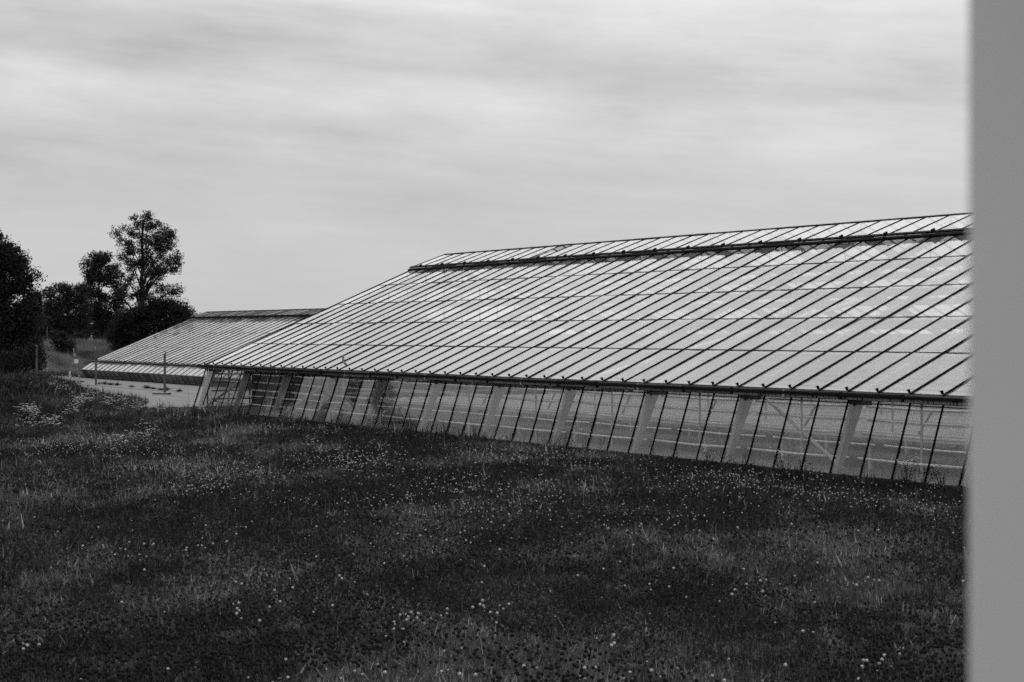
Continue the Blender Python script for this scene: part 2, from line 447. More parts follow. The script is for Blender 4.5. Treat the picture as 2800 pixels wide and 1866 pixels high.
# ridge vents: a strip hinged along the ridge, with a deep dark sill along its lower edge
vp = cbox('vent_pane', (BAR - .03, SL - SV - .04, .005), MT['roofglass'])
OFF = .055; VT = PITCH - .056
for i in range(NB):
    if i == 10: continue                                 # the broken vent light is built below
    y, z = slope((SV + SL) / 2, OFF)
    link('vent_pane', vp, gh, ((i + .5) * BAR, y, z), (VT + random.gauss(0, .003), 0, 0))
y, z = slope((SV + SL) / 2 - .3, OFF)
link('vent_pane', cbox('vent_pane', (BAR - .03, SL - SV - .64, .005), MT['roofglass']), gh, (10.5 * BAR, y, z), (VT, 0, 0))['label'] = 'broken ridge vent pane with its top edge missing'
sh = MB(); y0_, z0_ = slope(SL - .32, OFF + .01); y1_, z1_ = slope(SL - .06, OFF + .01)
sh.tri((10.05 * BAR, y1_, z1_), (10.98 * BAR, y1_, z1_), (10.1 * BAR, y0_, z0_)); sh.tri((10.05 * BAR, y1_, z1_ - .01), (10.1 * BAR, y0_, z0_ - .01), (10.98 * BAR, y1_, z1_ - .01))
sh.build('loose_flashing', MT['bar'], gh)
for i in range(NB + 1):
    thin = (i % 7 == 5)
    y, z = slope((SV + SL) / 2 - .01, OFF + .006)
    link('vent_bar', cbox('vent_bar', (.022 if thin else .032, SL - SV - .02, .02), MT['bar']), gh, (i * BAR, y, z), (VT, 0, 0))
for k in range(15):
    y, z = slope(SL - .012, .02)
    link('ridge_cap', cbox('ridge_cap', (BAR * 4 - .006, .035, .03), MT['bar']), gh, ((k * 4 + 2) * BAR, y, z), (PITCH, 0, 0))
    for (sv, off, wy, hz, nm) in ((SV - .05, .05, .11, .06, 'vent_sill'), (SV + .05, .11, .09, .045, 'vent_rail')):
        y, z = slope(sv, off)
        link(nm, cbox(nm, (BAR * 4 - .008, wy, hz), MT['rail']), gh, ((k * 4 + 2) * BAR, y, z), (PITCH, 0, 0))
    for j in range(14):
        y, z = slope(SV - .005, .125)
        link('rack_tooth', cbox('rack_tooth', (.04, .012, .012), MT['pole']), gh, ((k * 4) * BAR + .1 + j * .21, y - .02, z), (PITCH, 0, 0)) if j < 14 and k < 12 else None
for i in range(1, NB, 2):
    y, z = slope(SV + .05, .155)
    link('vent_clamp', cbox('vent_clamp', (.05, .10, .045), MT['rail']), gh, (i * BAR, y, z), (PITCH, 0, 0))
    y, z = slope(SV - .19, .03)
    link('vent_stay', cbox('vent_stay', (.05, .10, .03), MT['rail']), gh, (i * BAR, y, z), (PITCH, 0, .6))
# eave: drip edge, gutter sections with brackets
GSEC = 1.5
for k in range(int(LEN / GSEC)):
    x0 = k * GSEC
    link('eave_plate', cbox('eave_plate', (GSEC - .004, .33, .05), MT['rail']), gh, (x0 + GSEC / 2, -.06, ZE - .045), (PITCH * .35, 0, 0))
    grey = k in (2, 3, 4, 5, 6, 16, 17)
    prof = [(-.20, -.03), (-.17, -.15), (-.02, -.17), (.06, -.15), (.06, -.135), (-.015, -.152), (-.155, -.135), (-.185, -.03)]
    gkey = ('gut', grey)
    if gkey not in _cache:
        _cache[gkey] = MB().prism(prof, 0, GSEC - .012).mesh('gutter_section', MT['gut_grey' if grey else 'gut_dark'])
    g = link('gutter_section', _cache[gkey], gh, (x0 + (-.35 if k == 0 else 0), 0, ZE + random.gauss(0, .006)), (0, random.gauss(0, .003), 0))
    if k == 0:
        link('gutter_section', _cache[gkey], gh, (x0 + .85, .004, ZE - .004))
    br = link('gutter_bracket', cbox('gutter_bracket', (.045, .05, .14), MT['galv' if k % 3 == 0 else 'rail']), g, (GSEC - .02, -.19, -.09))
# side wall
LEAN = GV - GB; WH = math.hypot(LEAN, ZE - .16); LA = math.atan2(LEAN, ZE - .16)
def wallp(h, off=0.0):           # h along the glass from the sill up, off outwards
    return (-LEAN + h * math.sin(LA) - off * math.cos(LA), .04 + h * math.cos(LA) + off * math.sin(LA))
wp_me = cbox('wall_pane', (BAR - .025, .005, WH - .03), MT['wallglass'])
for i in range(NB):
    y, z = wallp(WH / 2)
    link('wall_pane', wp_me, gh, ((i + .5) * BAR, y, z), (-LA + random.gauss(0, .008), 0, random.gauss(0, .007)))
for i in range(NB + 1):
    y, z = wallp(WH / 2, .008)
    link('wall_bar', cbox('wall_bar', (.045 if i == 0 else .024, .026, WH + .03), MT['bar']), gh, (i * BAR, y, z), (-LA, 0, 0))
for k in range(15):
    link('sill_board', cbox('sill_board', (BAR * 4 - .006, .10, .10), MT['stonebase']), gh, ((k * 4 + 2) * BAR, -LEAN - .03, .0), (0, 0, 0))
    link('plinth', cbox('plinth', (BAR * 4 - .01, .14, .24), MT['stonebase']), gh, ((k * 4 + 2) * BAR, -LEAN + .10, -.13))
# portal frames every four bars
def frame_poly():
    Y2 = 2 * RUN
    o0 = (-LEAN + .07, -.05); o1 = (.10, ZE - .09); o2 = (RUN, ZR - .20)
    i0 = (-LEAN + .165, -.05); i1 = (.33, ZE - .19); i2 = (RUN, ZR - .44)
    m = lambda p: (Y2 - p[0], p[1])
    return [o0, o1, o2, m(o1), m(o0), m(i0), m(i1), i2, i1, i0]
fp = frame_poly()
for k in range(16):
    x = k * 4 * BAR
    x = min(max(x, .12), LEN - .12)
    key = 'frame'
    if key not in _cache:
        # split into convex pieces: two posts and two rafters in one continuous profile
        mb = MB(); P = fp
        for a, b, c, d in ((0, 1, 8, 9), (1, 2, 7, 8), (2, 3, 6, 7), (3, 4, 5, 6)):
            mb.prism([P[a], P[b], P[c], P[d]], -.045, .045)
        _cache[key] = mb.mesh('portal_frame', MT['concrete_frame'])
    fr = link('portal_frame', _cache[key], gh, (x, 0, 0))
    link('knee_plate', cbox('knee_plate', (.17, .40, .13), MT['knee']), fr, (0, .27, ZE - .20))
    mb = MB().tube([(0, RUN, ZR - .25), (0, RUN, ZR + .02)], .02).tube([(0, RUN - .0, ZR - .12), (.0, RUN - .45, ZR - .26)], .015)
    if k == 0: hang = mb.mesh('ridge_hanger', MT['galv'])
    link('ridge_hanger', hang, fr, (0, 0, 0))
    # thin tie rods hanging under the apex
    if k == 0: tie = MB().tube([(0, RUN, ZR - .42), (0, RUN, 1.6)], .008, 4).mesh('tie_rod', MT['galv'])
    link('tie_rod', tie, fr)
# vent opening shafts: T posts behind the ridge, two bars apart
for k in range(15):
    if k == 0: tp = MB().tube([(0, 0, -1.3), (0, 0, .0)], .02, 5).tube([(-.28, 0, -.03), (.35, 0, -.03)], .018, 5).mesh('vent_shaft', MT['galv'])
    link('vent_shaft', tp, gh, ((k * 4 + 2) * BAR, RUN + .9, ZR - .30))
# purlins under the lap joints on both slopes
for side in (0, 1):
    for r, s in enumerate(rows[:5]):
        y, z = slope(max(s, .12), -.13)
        if side: y = 2 * RUN - y
        link('purlin', cbox('purlin', (LEN - .4, .07, .17), MT['concrete_frame']), gh, (LEN / 2, y, z), (PITCH if side == 0 else -PITCH, 0, 0))
# far slope: panes and bars read only through the near glass
P = MB()
for i in range(NB):
    for r in range(5):
        s0, s1 = rows[r], rows[r + 1]
        y, z = slope((s0 + s1) / 2); P.box(((i + .5) * BAR, 2 * RUN - y, z), (BAR - .03, s1 - s0 - .012, .005), Matrix.Rotation(-PITCH, 3, 'X'))
    y, z = slope((SV + SL) / 2 + .05, OFF); P.box(((i + .5) * BAR, 2 * RUN - y, z), (BAR - .03, SL - SV - .10, .005), Matrix.Rotation(-PITCH, 3, 'X'))
tag(P.build('rear_roof_panes', MT['roofglass'], gh), None, None, kind='stuff')
for i in range(NB + 1):
    y, z = slope(SL / 2, .012)
    link('rear_bar', cbox('rear_bar', (.036, SL - .1, .045), MT['galv']), gh, (i * BAR, 2 * RUN - y, z), (-PITCH, 0, 0))
rwp = cbox('rear_wall_pane', (BAR - .03, .005, ZE - .1), MT['wallglass'])
for i in range(NB):
    link('rear_wall_pane', rwp, gh, ((i + .5) * BAR, 2 * RUN + .1, ZE / 2), (0, 0, 0))
for k in range(15):
    link('rear_gutter', cbox('rear_gutter', (BAR * 4 - .01, .2, .18), MT['rail']), gh, ((k * 4 + 2) * BAR, 2 * RUN + .12, ZE - .06))
# gable ends: slim posts with panes between
for gx in (-.03, LEN + .03):
    for j in range(25):
        y = -LEAN * .0 + .05 + j * (2 * RUN - .1) / 24
        zt = ZE + (RUN - abs(y - RUN)) * math.tan(PITCH) - .12
        link('gable_bar', cbox('gable_bar', (.05, .035, zt), MT['iron']), gh, (gx, y, zt / 2))
        if j < 24:
            y2 = y + (2 * RUN - .1) / 24
            zt2 = ZE + (RUN - abs(y2 - RUN)) * math.tan(PITCH) - .12
            MB().prism([(y + .02, .02), (y2 - .02, .02), (y2 - .02, zt2), (y + .02, zt)], -.0025, .0025).build('gable_pane', MT['wallglass'], gh, (gx, 0, 0))
    MB().prism([(-LEAN + .02, .02), (.03, .02), (.03, ZE - .12)], -.0025, .0025).build('gable_pane', MT['wallglass'], gh, (gx, 0, 0))
for k in range(10):
    link('added_dark_board', cbox('added_dark_board', (.03, 1.58, 1.25), MT['signgrey' if 0 else 'iron']), gh, (.03, 2.4 + k * 1.6, .66))  # boards added inside the gable to darken the view through the left bays
for zz in (.35, .62, .90, 1.18, 1.44):
    link('gable_rail', cbox('gable_rail', (.05, 2 * RUN - .3, .045), MT['iron']), gh, (.08, RUN, zz))
# heating pipes, rods and wind braces just inside the leaning wall
for (yy, zz, r) in ((.30, 1.22, .022), (.34, .98, .022), (.22, .74, .028), (.10, .30, .024), (.75, .50, .02)):
    for k in range(15):
        x0 = k * 4 * BAR + (.12); x1 = (k + 1) * 4 * BAR - .12
        MB().tube([(x0, yy, zz), ((x0 + x1) / 2, yy + .01, zz - .012 - .01 * random.random()), (x1, yy, zz)], r, 6).build('heating_pipe', MT['pipe'], gh, smooth=True)
for k in range(15):
    x = (k * 4 + 2) * BAR + .12
    link('wall_rod', cbox('wall_rod', (.03, .03, ZE - .1), MT['galv']), gh, (x, .12, ZE / 2))
def brace(p, q, r=.035, m='galv'): return MB().tube([p, q], r, 6).build('wind_brace', MT[m], gh)
for k in (2, 9, 0):
    x0, x1 = k * 4 * BAR + .1, (k + 1) * 4 * BAR - .1
    if k == 9: brace((x0, .45, ZE - .15), (x1, -.05, .1), .036, 'galv')
    else: brace((x0, -.05, .1), (x1, .45, ZE - .15), .04)
for k in range(15):
    x0 = k * 4 * BAR
    brace((x0 + .1, 1.2, .15), (x0 + .85, 1.2, 1.15), .025, 'galv')
for k in (3, 7, 11):
    p0 = slope(.6, -.25); p1 = slope(6.5, -.25)
    brace((k * 4 * BAR, p0[0], p0[1]), ((k + 2) * 4 * BAR - .2, p1[0], p1[1]), .05, 'pipe')
link('greenhouse_floor', cbox('greenhouse_floor', (LEN - 9.1, 2 * RUN + .2, .10), MT['floor']), gh, (LEN / 2 + 4.5, RUN, -.045))
link('bare_floor', cbox('bare_floor', (8.98, 2 * RUN + .2, .10), MT['stonebase']), gh, (4.52, RUN, -.047))
for j in range(12):                                       # glazed partition between the bare bays and the benches
    y0_ = .5 + j * 1.44; zt_ = min(2.2, ZE + (RUN - abs(y0_ + .7 - RUN)) * .3)
    link('partition_pane', cbox('partition_pane_%d' % j, (.006, 1.38, zt_), MT['wallglass']), gh, (9.0, y0_ + .7, zt_ / 2))
    link('partition_post', cbox('partition_post', (.05, .05, 1.9), MT['galv']), gh, (9.0, y0_, .95))
for zz in (.45, .8, 1.15):
    link('partition_rail', cbox('partition_rail', (.04, 2 * RUN - 1.2, .05), MT['galv']), gh, (9.0, RUN, zz))
for (yy, zz) in ((1.6, 1.25), (2.4, .95), (3.6, 1.1), (5.2, 1.3), (1.9, .6)):
    MB().tube([(.2, yy, zz), (8.9, yy, zz)], .035, 6).build('supply_pipe', MT['iron'], gh)
for xx in (1.3, 4.4, 7.3):
    link('pipe_stand', cbox('pipe_stand', (.10, .10, 1.4), MT['iron']), gh, (xx, 2.0, .7))

# growing benches inside: long rows, seen through the glass
blabel = ['growing bench row nearest the leaning glass wall inside the near greenhouse',
          'second growing bench row behind the glass wall of the near greenhouse',
          'third growing bench row, in the middle of the near greenhouse',
          'fourth growing bench row, towards the rear of the near greenhouse',
          'rearmost growing bench row inside the near greenhouse']
for b in range(5):
    y0 = GV + 1.0 + b * 3.45; wdt = 2.75; bl = LEN - 10.4
    bt = empty('growing_bench', (GU + LEN / 2 + 4.4, y0 + wdt / 2, 0)); tag(bt, blabel[b], 'bench', 'growing benches in the near greenhouse')
    link('bench_top', cbox('bench_top', (bl, wdt - .06, .03), MT['benchtop']), bt, (0, 0, .62))
    for sgn in (-1, 1):
        link('edge_rail', cbox('edge_rail', (bl, .03, .13), MT['bench']), bt, (0, sgn * (wdt / 2 - .015), .66))
    for j in range(9):
        link('tray_slat', cbox('tray_slat', (bl - .1, .05, .05), MT['bench']), bt, (0, -wdt / 2 + .28 + j * .275, .66))
    for zz, yo in ((.92, -.6), (1.12, .5), (1.3, -.1)):
        link('wire_rail', cbox('wire_rail', (bl, .022, .022), MT['pipe' if zz < 1 else 'iron']), bt, (0, yo, zz))
    for j in range(8):
        link('rail_post', cbox('rail_post', (.03, .03, .75), MT['galv']), bt, (-bl / 2 + .4 + j * (bl - .8) / 7, (-.6, .5)[j % 2], .95))
    for j in range(15):
        for sgn in (-1, 1):
            link('leg', cbox('bench_leg', (.06, .06, .64), MT['bench']), bt, (-bl / 2 + .4 + j * (bl - .8) / 14, sgn * (wdt / 2 - .2), .31))

# ------------------------------------------------------------------ far greenhouse
FU, FV = -91.6, 30.64
FZE, FZR, FVR = 1.004, 3.757, 37.43
FR = FVR - FV; FP = math.atan2(FZR - FZE, FR); FSL = math.hypot(FR, FZR - FZE)
FN = 32; FLEN = FN * BAR
fg = empty('greenhouse', (FU, FV, 0))
tag(fg, 'smaller far greenhouse with open side flaps, across the concrete yard', 'greenhouse')
def fs(s, off=0.0): return (s * math.cos(FP) - off * math.sin(FP), FZE + s * math.sin(FP) + off * math.cos(FP))
FSV = 6.10
frows = [0.0, 2.03, 4.06, 6.25]
for r in range(3):
    s0, s1 = frows[r], frows[r + 1]
    for i in range(FN):
        y, z = fs((s0 + s1) / 2)
        link('roof_pane', cbox('far_roof_pane', (BAR - .03, s1 - s0 - .012, .005), MT['farglass']), fg, ((i + .5) * BAR, y, z), (FP + random.gauss(0, .003), 0, 0))
for r in (1, 2):
    y, z = fs(frows[r], .006); link('lap_joint', cbox('far_lap_joint', (FLEN, .016, .008), MT['galv']), fg, (FLEN / 2, y, z), (FP, 0, 0))
for i in range(FN + 1):
    y, z = fs(FSV / 2, .014)
    link('glazing_bar', cbox('far_glazing_bar', (.036, FSV + .1, .026), MT['bar']), fg, (i * BAR, y, z), (FP, 0, 0))
    link('bar_clip', clip_me, fg, (i * BAR, -.05, FZE + .0), (.35, 0, 0))
VA = math.atan2(FZR - 3.454, FVR - 36.26)
vy0, vz0 = 36.26 - FV, 3.454; vl = math.hypot(FVR - 36.26, FZR - 3.454)
for i in range(FN):
    link('vent_pane', cbox('far_vent_pane', (BAR - .03, vl, .005), MT['fardark']), fg, ((i + .5) * BAR, vy0 + (FVR - 36.26) / 2, (vz0 + FZR) / 2), (VA, 0, 0))
for i in range(FN + 1):
    link('vent_bar', cbox('far_vent_bar', (.03, vl + .05, .016), MT['bar']), fg, (i * BAR, vy0 + (FVR - 36.26) / 2, (vz0 + FZR) / 2 + .008), (VA, 0, 0))
link('vent_sill', cbox('far_vent_sill', (FLEN + .1, .10, .12), MT['rail']), fg, (FLEN / 2, vy0, vz0 - .05))
link('ridge_cap', cbox('far_ridge_cap', (FLEN, .06, .05), MT['bar']), fg, (FLEN / 2, FR, FZR))
for k in range(8):
    link('gutter_section', cbox('far_gutter', (FLEN / 8 - .01, .16, .07), MT['rail']), fg, ((k + .5) * FLEN / 8, -.06, FZE - .06))
    link('gutter_lip', cbox('far_gutter_lip', (FLEN / 8 - .012, .016, .014), MT['galv']), fg, ((k + .5) * FLEN / 8, -.15, FZE - .035))
fl0 = (-.10, FZE - .13); fl1 = (29.94 - FV, .485); fl2 = (30.26 - FV, .0)
fa = math.atan2(fl0[1] - fl1[1], fl0[0] - fl1[0]); fll = math.hypot(fl0[0] - fl1[0], fl0[1] - fl1[1])
la = math.atan2(fl1[0] - fl2[0], fl1[1] - fl2[1]); lll = math.hypot(fl1[0] - fl2[0], fl1[1] - fl2[1])
for i in range(FN):
    link('flap_pane', cbox('flap_pane', (BAR - .03, fll, .005), MT['flapglass']), fg, ((i + .5) * BAR, (fl0[0] + fl1[0]) / 2, (fl0[1] + fl1[1]) / 2), (fa + random.gauss(0, .004), 0, 0))
    link('skirt_pane', cbox('skirt_pane', (BAR - .02, .005, lll), MT['fardark']), fg, ((i + .5) * BAR, (fl1[0] + fl2[0]) / 2, (fl1[1] + fl2[1]) / 2), (-la, 0, 0))
for i in range(FN + 1):
    link('flap_bar', cbox('flap_bar', (.03, fll, .025), MT['iron']), fg, (i * BAR, (fl0[0] + fl1[0]) / 2, (fl0[1] + fl1[1]) / 2 + .012), (fa, 0, 0))
    link('skirt_bar', cbox('skirt_bar', (.025, .02, lll), MT['iron']), fg, (i * BAR, (fl1[0] + fl2[0]) / 2 - .012, (fl1[1] + fl2[1]) / 2), (-la, 0, 0))
link('flap_edge', cbox('flap_edge', (FLEN + .02, .03, .03), MT['galv']), fg, (FLEN / 2, fl1[0], fl1[1]))
link('foot_board', cbox('foot_board', (FLEN, .06, .16), MT['stonebase']), fg, (FLEN / 2, fl2[0] + .02, -.02))
# its frames, rear slope and gable infill
ffp = [(.02, .0), (.05, FZE - .12), (FR, FZR - .16), (FR, FZR - .38), (.36, FZE - .18), (.25, 0)]
for k in range(9):
    key = 'fframe'
    if key not in _cache:
        mb = MB(); mb.prism([ffp[0], ffp[1], ffp[4], ffp[5]], -.08, .08); mb.prism([ffp[1], ffp[2], ffp[3], ffp[4]], -.08, .08)
        mr = [(2 * FR - p[0], p[1]) for p in ffp]
        mb.prism([mr[0], mr[5], mr[4], mr[1]], -.08, .08); mb.prism([mr[1], mr[4], mr[3], mr[2]], -.08, .08)
        _cache[key] = mb.mesh('far_portal_frame', MT['concrete_frame'])
    link('portal_frame', _cache[key], fg, (min(max(k * 3.0, .1), FLEN - .1), 0, 0))
rp = MB()
for i in range(FN):
    y, z = fs(FSL / 2); rp.box(((i + .5) * BAR, 2 * FR - y, z), (BAR - .03, FSL - .05, .005), Matrix.Rotation(-FP, 3, 'X'))
tag(rp.build('rear_roof_panes', MT['farglass'], fg), None, None, kind='stuff')
for gx in (-.03, FLEN + .03):
    for j in range(18):
        y = .05 + j * (2 * FR - .1) / 18; y2 = y + (2 * FR - .1) / 18
        z1 = FZE + (FR - abs(y - FR)) * math.tan(FP) - .1; z2 = FZE + (FR - abs(y2 - FR)) * math.tan(FP) - .1
        MB().prism([(y + .02, .02), (y2 - .02, .02), (y2 - .02, z2), (y + .02, z1)], -.0025, .0025).build('gable_pane', MT['fardark'], fg, (gx, 0, 0))
    MB().prism([fl2, (.0, 0), fl0, fl1], -.004, .004).build('gable_pane', MT['fardark'], fg, (gx, 0, 0))
link('greenhouse_floor', cbox('far_floor', (FLEN - .2, 2 * FR - .1, .08), MT['floor']), fg, (FLEN / 2, FR, -.03))

# ------------------------------------------------------------------ pillar beside the camera, on a terrace
tz = float(height(*c2w(.5, 1.6)))
tr = empty('terrace', (*c2w(.0, .6), tz)); tag(tr, 'stone terrace under the viewpoint', None, kind='structure')
for i in range(5):
    for j in range(5):
        X, Z = (i - 2) * .9, (j - 2.0) * .9
        link('paving_stone', cbox('paving_stone', (.88, .88, .08), MT['terrace']), tr, (X * CU - Z * CV, X * CV + Z * CU, .03), (0, 0, math.atan2(CV, CU)))
PD = .80; pX = (2622 - 1400) / F * PD; PROT = -.36      # turned so that only its front face shows
ax = RIGHT * math.cos(PROT) + FWD * math.sin(PROT); ay = -RIGHT * math.sin(PROT) + FWD * math.cos(PROT)
pc = Vector((*c2w(pX, PD), 0)) + ax * .30 + ay * .30
pl = empty('wall_pillar', (pc.x, pc.y, tz + .07), math.atan2(CV, CU) + PROT)
tag(pl, 'blurred pale grey rendered pillar close up at the right edge', 'pillar')
mb = MB().box((0, 0, 1.45), (.60, .60, 2.9)); o = mb.build('shaft', MT['pillar'], pl)
bm_ = o.modifiers.new('edge', 'BEVEL'); bm_.width = .05; bm_.segments = 6
link('cap', cbox('pillar_cap', (.74, .74, .10), MT['pillar']), pl, (0, 0, 2.945))
link('plinth', cbox('pillar_plinth', (.72, .72, .16), MT['terrace']), pl, (0, 0, .08))

# ------------------------------------------------------------------ yard posts, signs, small things
def tap_post(x, ytop, Z, label, lean=0):
    b = px(x, HORIZON, Z); b.z = .02
    h = EYE - (ytop - HORIZON) / F * Z - .02
    r = empty('tap_post', b); tag(r, label, 'post', 'standpipe posts along the yard joint')
    link('post', cbox('tap_post_%.2f' % h, (.065, .06, h - .1), MT['pole']), r, (0, 0, (h - .1) / 2), (lean, 0, .5))
    MB().tube([(.09, 0, -.02), (.09, 0, h - .04), (.06, .0, h + .02), (-.02, 0, h + .03)], .022, 6).build('riser_pipe', MT['pole'], r, rot=(lean, 0, .1))
    MB().tube([(-.02, 0, h + .03), (-.13, .02, h + .05), (-.16, .02, h)], [.025, .022, .014], 6).build('tap', MT['galv'], r, rot=(lean, 0, .1))
    MB().box((.045, 0, h * .72), (.16, .12, .04)).build('clamp', MT['iron'], r)
    return r
tap_post(450, 963, 70.2, 'grey standpipe post with tap, in front of the near greenhouse gable')
tap_post(262, 955, 80.5, 'middle of the three thin standpipe posts on the yard, pale and straight')
tap_post(100, 947, 87.0, 'leftmost standpipe post, rising behind the flowering mound by the dark tree')
b = px(191, HORIZON, 93.0); b.z = float(height(b.x, b.y))
r = empty('marker_post', b); tag(r, 'short white marker post at the far edge of the yard', 'post')
link('post', cbox('marker_post', (.07, .07, .42), MT['whitepaint']), r, (0, 0, .2)); MB().dome((0, 0, .41), .045, .03).build('post_cap', MT['whitepaint'], r)
# leaning sign
b = px(217, HORIZON, 93.2); b.z = float(height(b.x, b.y)) - .03
r = empty('road_sign', b); tag(r, 'leaning road sign with round dark ring and plate, left of the far greenhouse', 'sign')
tilt = Vector(RIGHT) * (-16 / 82) + Vector((0, 0, 1))
def onpole(h, side=0): return tilt * h + RIGHT * side
MB().tube([onpole(-.1), onpole(1.72)], .024, 8).build('pole', MT['galv'], r)
sn = (-FWD * .62 + RIGHT * .78).normalized()
MB().disc(onpole(1.38) + sn * .05 - RIGHT * .02, sn, .175, .012, 24).build('disc_plate', MT['signgrey'], r)
ring = MB(); cc = onpole(1.38) + sn * .06 - RIGHT * .02; e1 = sn.cross(Vector((0, 0, 1))).normalized(); e2v = sn.cross(e1)
for k in range(24):
    a0, a1 = 2 * math.pi * k / 24, 2 * math.pi * (k + 1) / 24
    pts = [cc + (e1 * math.cos(a) + e2v * math.sin(a)) * rr for rr in (.135, .178) for a in (a0, a1)]
    kk = len(ring.v); ring.v += pts + [p + sn * .006 for p in pts]
    ring.f += [(kk + 4, kk + 5, kk + 7, kk + 6), (kk, kk + 2, kk + 3, kk + 1), (kk, kk + 1, kk + 5, kk + 4), (kk + 2, kk + 6, kk + 7, kk + 3)]
ring.build('disc_rim', MT['signdark'], r)
Rp = Matrix((e1, sn, e2v)).transposed()
MB().box(onpole(1.02) + sn * .04, (.27, .012, .22), Rp).build('lower_plate', MT['whitepaint'], r)
# things glimpsed between the far trunks
def emb(x, Z):
    p = px(x, HORIZON, Z); p.z = float(height(p.x, p.y)); return p
def pole(x, ytop, Z, label, rad=.05, arm=False, mat_='pole'):
    b = emb(x, Z); t = EYE - (ytop - HORIZON) / F * Z - b.z
    r = empty('lamp_pole' if arm else 'utility_pole', b); tag(r, label, 'pole')
    MB().tube([(0, 0, -.1), (0, 0, t)], [rad, rad * .8], 8).build('shaft', MT[mat_], r)
    if arm:
        MB().tube([(0, 0, t - .02), tuple(RIGHT * .25 + Vector((0, 0, t + .1))), tuple(RIGHT * .55 + Vector((0, 0, t + .1)))], .03, 6).build('arm', MT[mat_], r)
        MB().box(tuple(RIGHT * .7 + Vector((0, 0, t + .09))), (.4, .16, .08), Matrix.Rotation(math.atan2(CV, CU), 3, 'Z')).build('lamp_head', MT['whitepaint'], r)
    else: MB().dome((0, 0, t), rad * .8, .04).build('pole_cap', MT[mat_], r)
pole(129, 890, 128, 'thin pale pole above the white framed board, left of the far trunks', .055)
pole(193, 902, 126, 'short pale pole just right of the distant round sign', .05)
pole(206, 884, 131, 'thicker pale pole left of the lamp among the far trunks', .085)
pole(223, 888, 140, 'slim street lamp with side arm behind the far trunks', .055, True)
def board(x, y0, y1, Z, wpx, label, mark):
    b = emb(x, Z); k = Z / F; zt = EYE - (y0 - HORIZON) * k - b.z; zb = max(EYE - (y1 - HORIZON) * k - b.z, .05); wd = wpx * k
    r = empty('notice_board', b, math.atan2(CV, CU)); tag(r, label, 'sign')
    MB().box((0, 0, (zt + zb) / 2), (wd, .03, zt - zb)).build('panel', MT['whitepaint'], r)
    for s_ in (-.3, .3): MB().tube([(s_ * wd, .03, -.1), (s_ * wd, .03, zt - .05)], .02, 6).build('leg', MT['galv'], r)
    m_ = MB()
    if mark == 0: m_.box((.0, -.02, zb + (zt - zb) * .62), (wd * .5, .012, (zt - zb) * .34)).box((wd * .14, -.02, zb + (zt - zb) * .36), (wd * .2, .012, (zt - zb) * .2))
    else: m_.box((-.1 * wd, -.02, zb + (zt - zb) * .7), (wd * .5, .012, (zt - zb) * .16)).box((.1 * wd, -.02, zb + (zt - zb) * .35), (wd * .4, .012, (zt - zb) * .16))
    m_.build('dark_mark', MT['signdark'], r)
board(130, 937, 947, 118, 8, 'small white board with a dark mark beneath the pale pole', 0)
board(177, 938, 949, 119, 7, 'white notice board beside the foot of the distant round sign', 1)
board(191, 938, 948, 121, 6, 'narrow white notice board right of the distant round sign', 1)
b = emb(180, 118.5); r = empty('road_sign', b); tag(r, 'distant dark round sign with pale diagonal stroke among the trunks', 'sign')
zt = EYE - (912 - HORIZON) * 118.5 / F - b.z
MB().tube([(0, 0, -.1), (0, 0, zt + .1)], .03, 8).build('pole', MT['galv'], r)
MB().disc(Vector((0, 0, zt)) - FWD * .05, -FWD, .13, .012, 20).build('disc_plate', MT['signgrey'], r)
MB().box(Vector((0, 0, zt)) - FWD * .062, (.22, .01, .05), Matrix.Rotation(math.atan2(CV, CU), 3, 'Z') @ Matrix.Rotation(-.8, 3, 'Y')).build('stroke', MT['signdark'], r)
# pale tarpaulin-like sack and pallet glimpsed right of the trunks
b = emb(248, 120); r = empty('sack', b); tag(r, 'crumpled white sack lying on the bank under the far trees', 'sack')
mb = MB()
for k in range(7):
    a = k * 2.4; mb.dome((math.cos(a) * .10, math.sin(a) * .08, -.02), .12 + .05 * (k % 3), .16 + .07 * (k % 4), 8, 3)
mb.build('body', MT['petal_bright'], r, smooth=True); MB().tube([(0, 0, .3), (.05, .02, .42), (.12, .03, .46)], [.07, .03, .06], 7).build('neck', MT['petal_bright'], r)
# distant house roof seen through the gap
b = emb(152, 168); r = empty('house', b, math.atan2(CV, CU) + .5); tag(r, 'distant pale house with a low roof, glimpsed between the trees', 'house')
MB().box((0, 0, 1.2), (7, 5, 2.4)).build('wall', MT['housewall'], r)
MB().prism([(-2.9, 2.35), (2.9, 2.35), (0, 4.0)], -3.8, 3.8).build('roof', MT['houseroof'], r)
for xx in (-2, 0.2, 2.2): MB().box((xx, -2.51, 1.4), (1.0, .05, 1.0)).build('window', MT['signdark'], r)
MB().box((3.2, -2.51, 1.0), (.8, .05, 2.0)).build('door', MT['pole'], r)
# kerb at the top of the bank
b0, b1 = emb(112, 115), emb(150, 115)
tag(MB().box((b0 + b1) / 2 + Vector((0, 0, .03)), ((b1 - b0).length, .15, .12), Matrix.Rotation(math.atan2((b1 - b0).y, (b1 - b0).x), 3, 'Z')).build('kerb', MT['terrace']), 'pale kerb along the top of the grassy bank', 'kerb')
# iron bar on the concrete
p0, p1 = pxg(418, 1085), pxg(464, 1086); p0.z = p1.z = .022
r = empty('iron_bar', (p0 + p1) / 2); tag(r, 'dark iron bar lying flat on the concrete yard', 'bar')
d = (p1 - p0); MB().box((0, 0, .05), (d.length, .07, .05), Matrix.Rotation(math.atan2(d.y, d.x), 3, 'Z')).build('rod', MT['iron'], r)
MB().box(tuple(d * .48 + Vector((0, 0, .06))), (.10, .12, .06)).build('end_plate', MT['iron'], r)

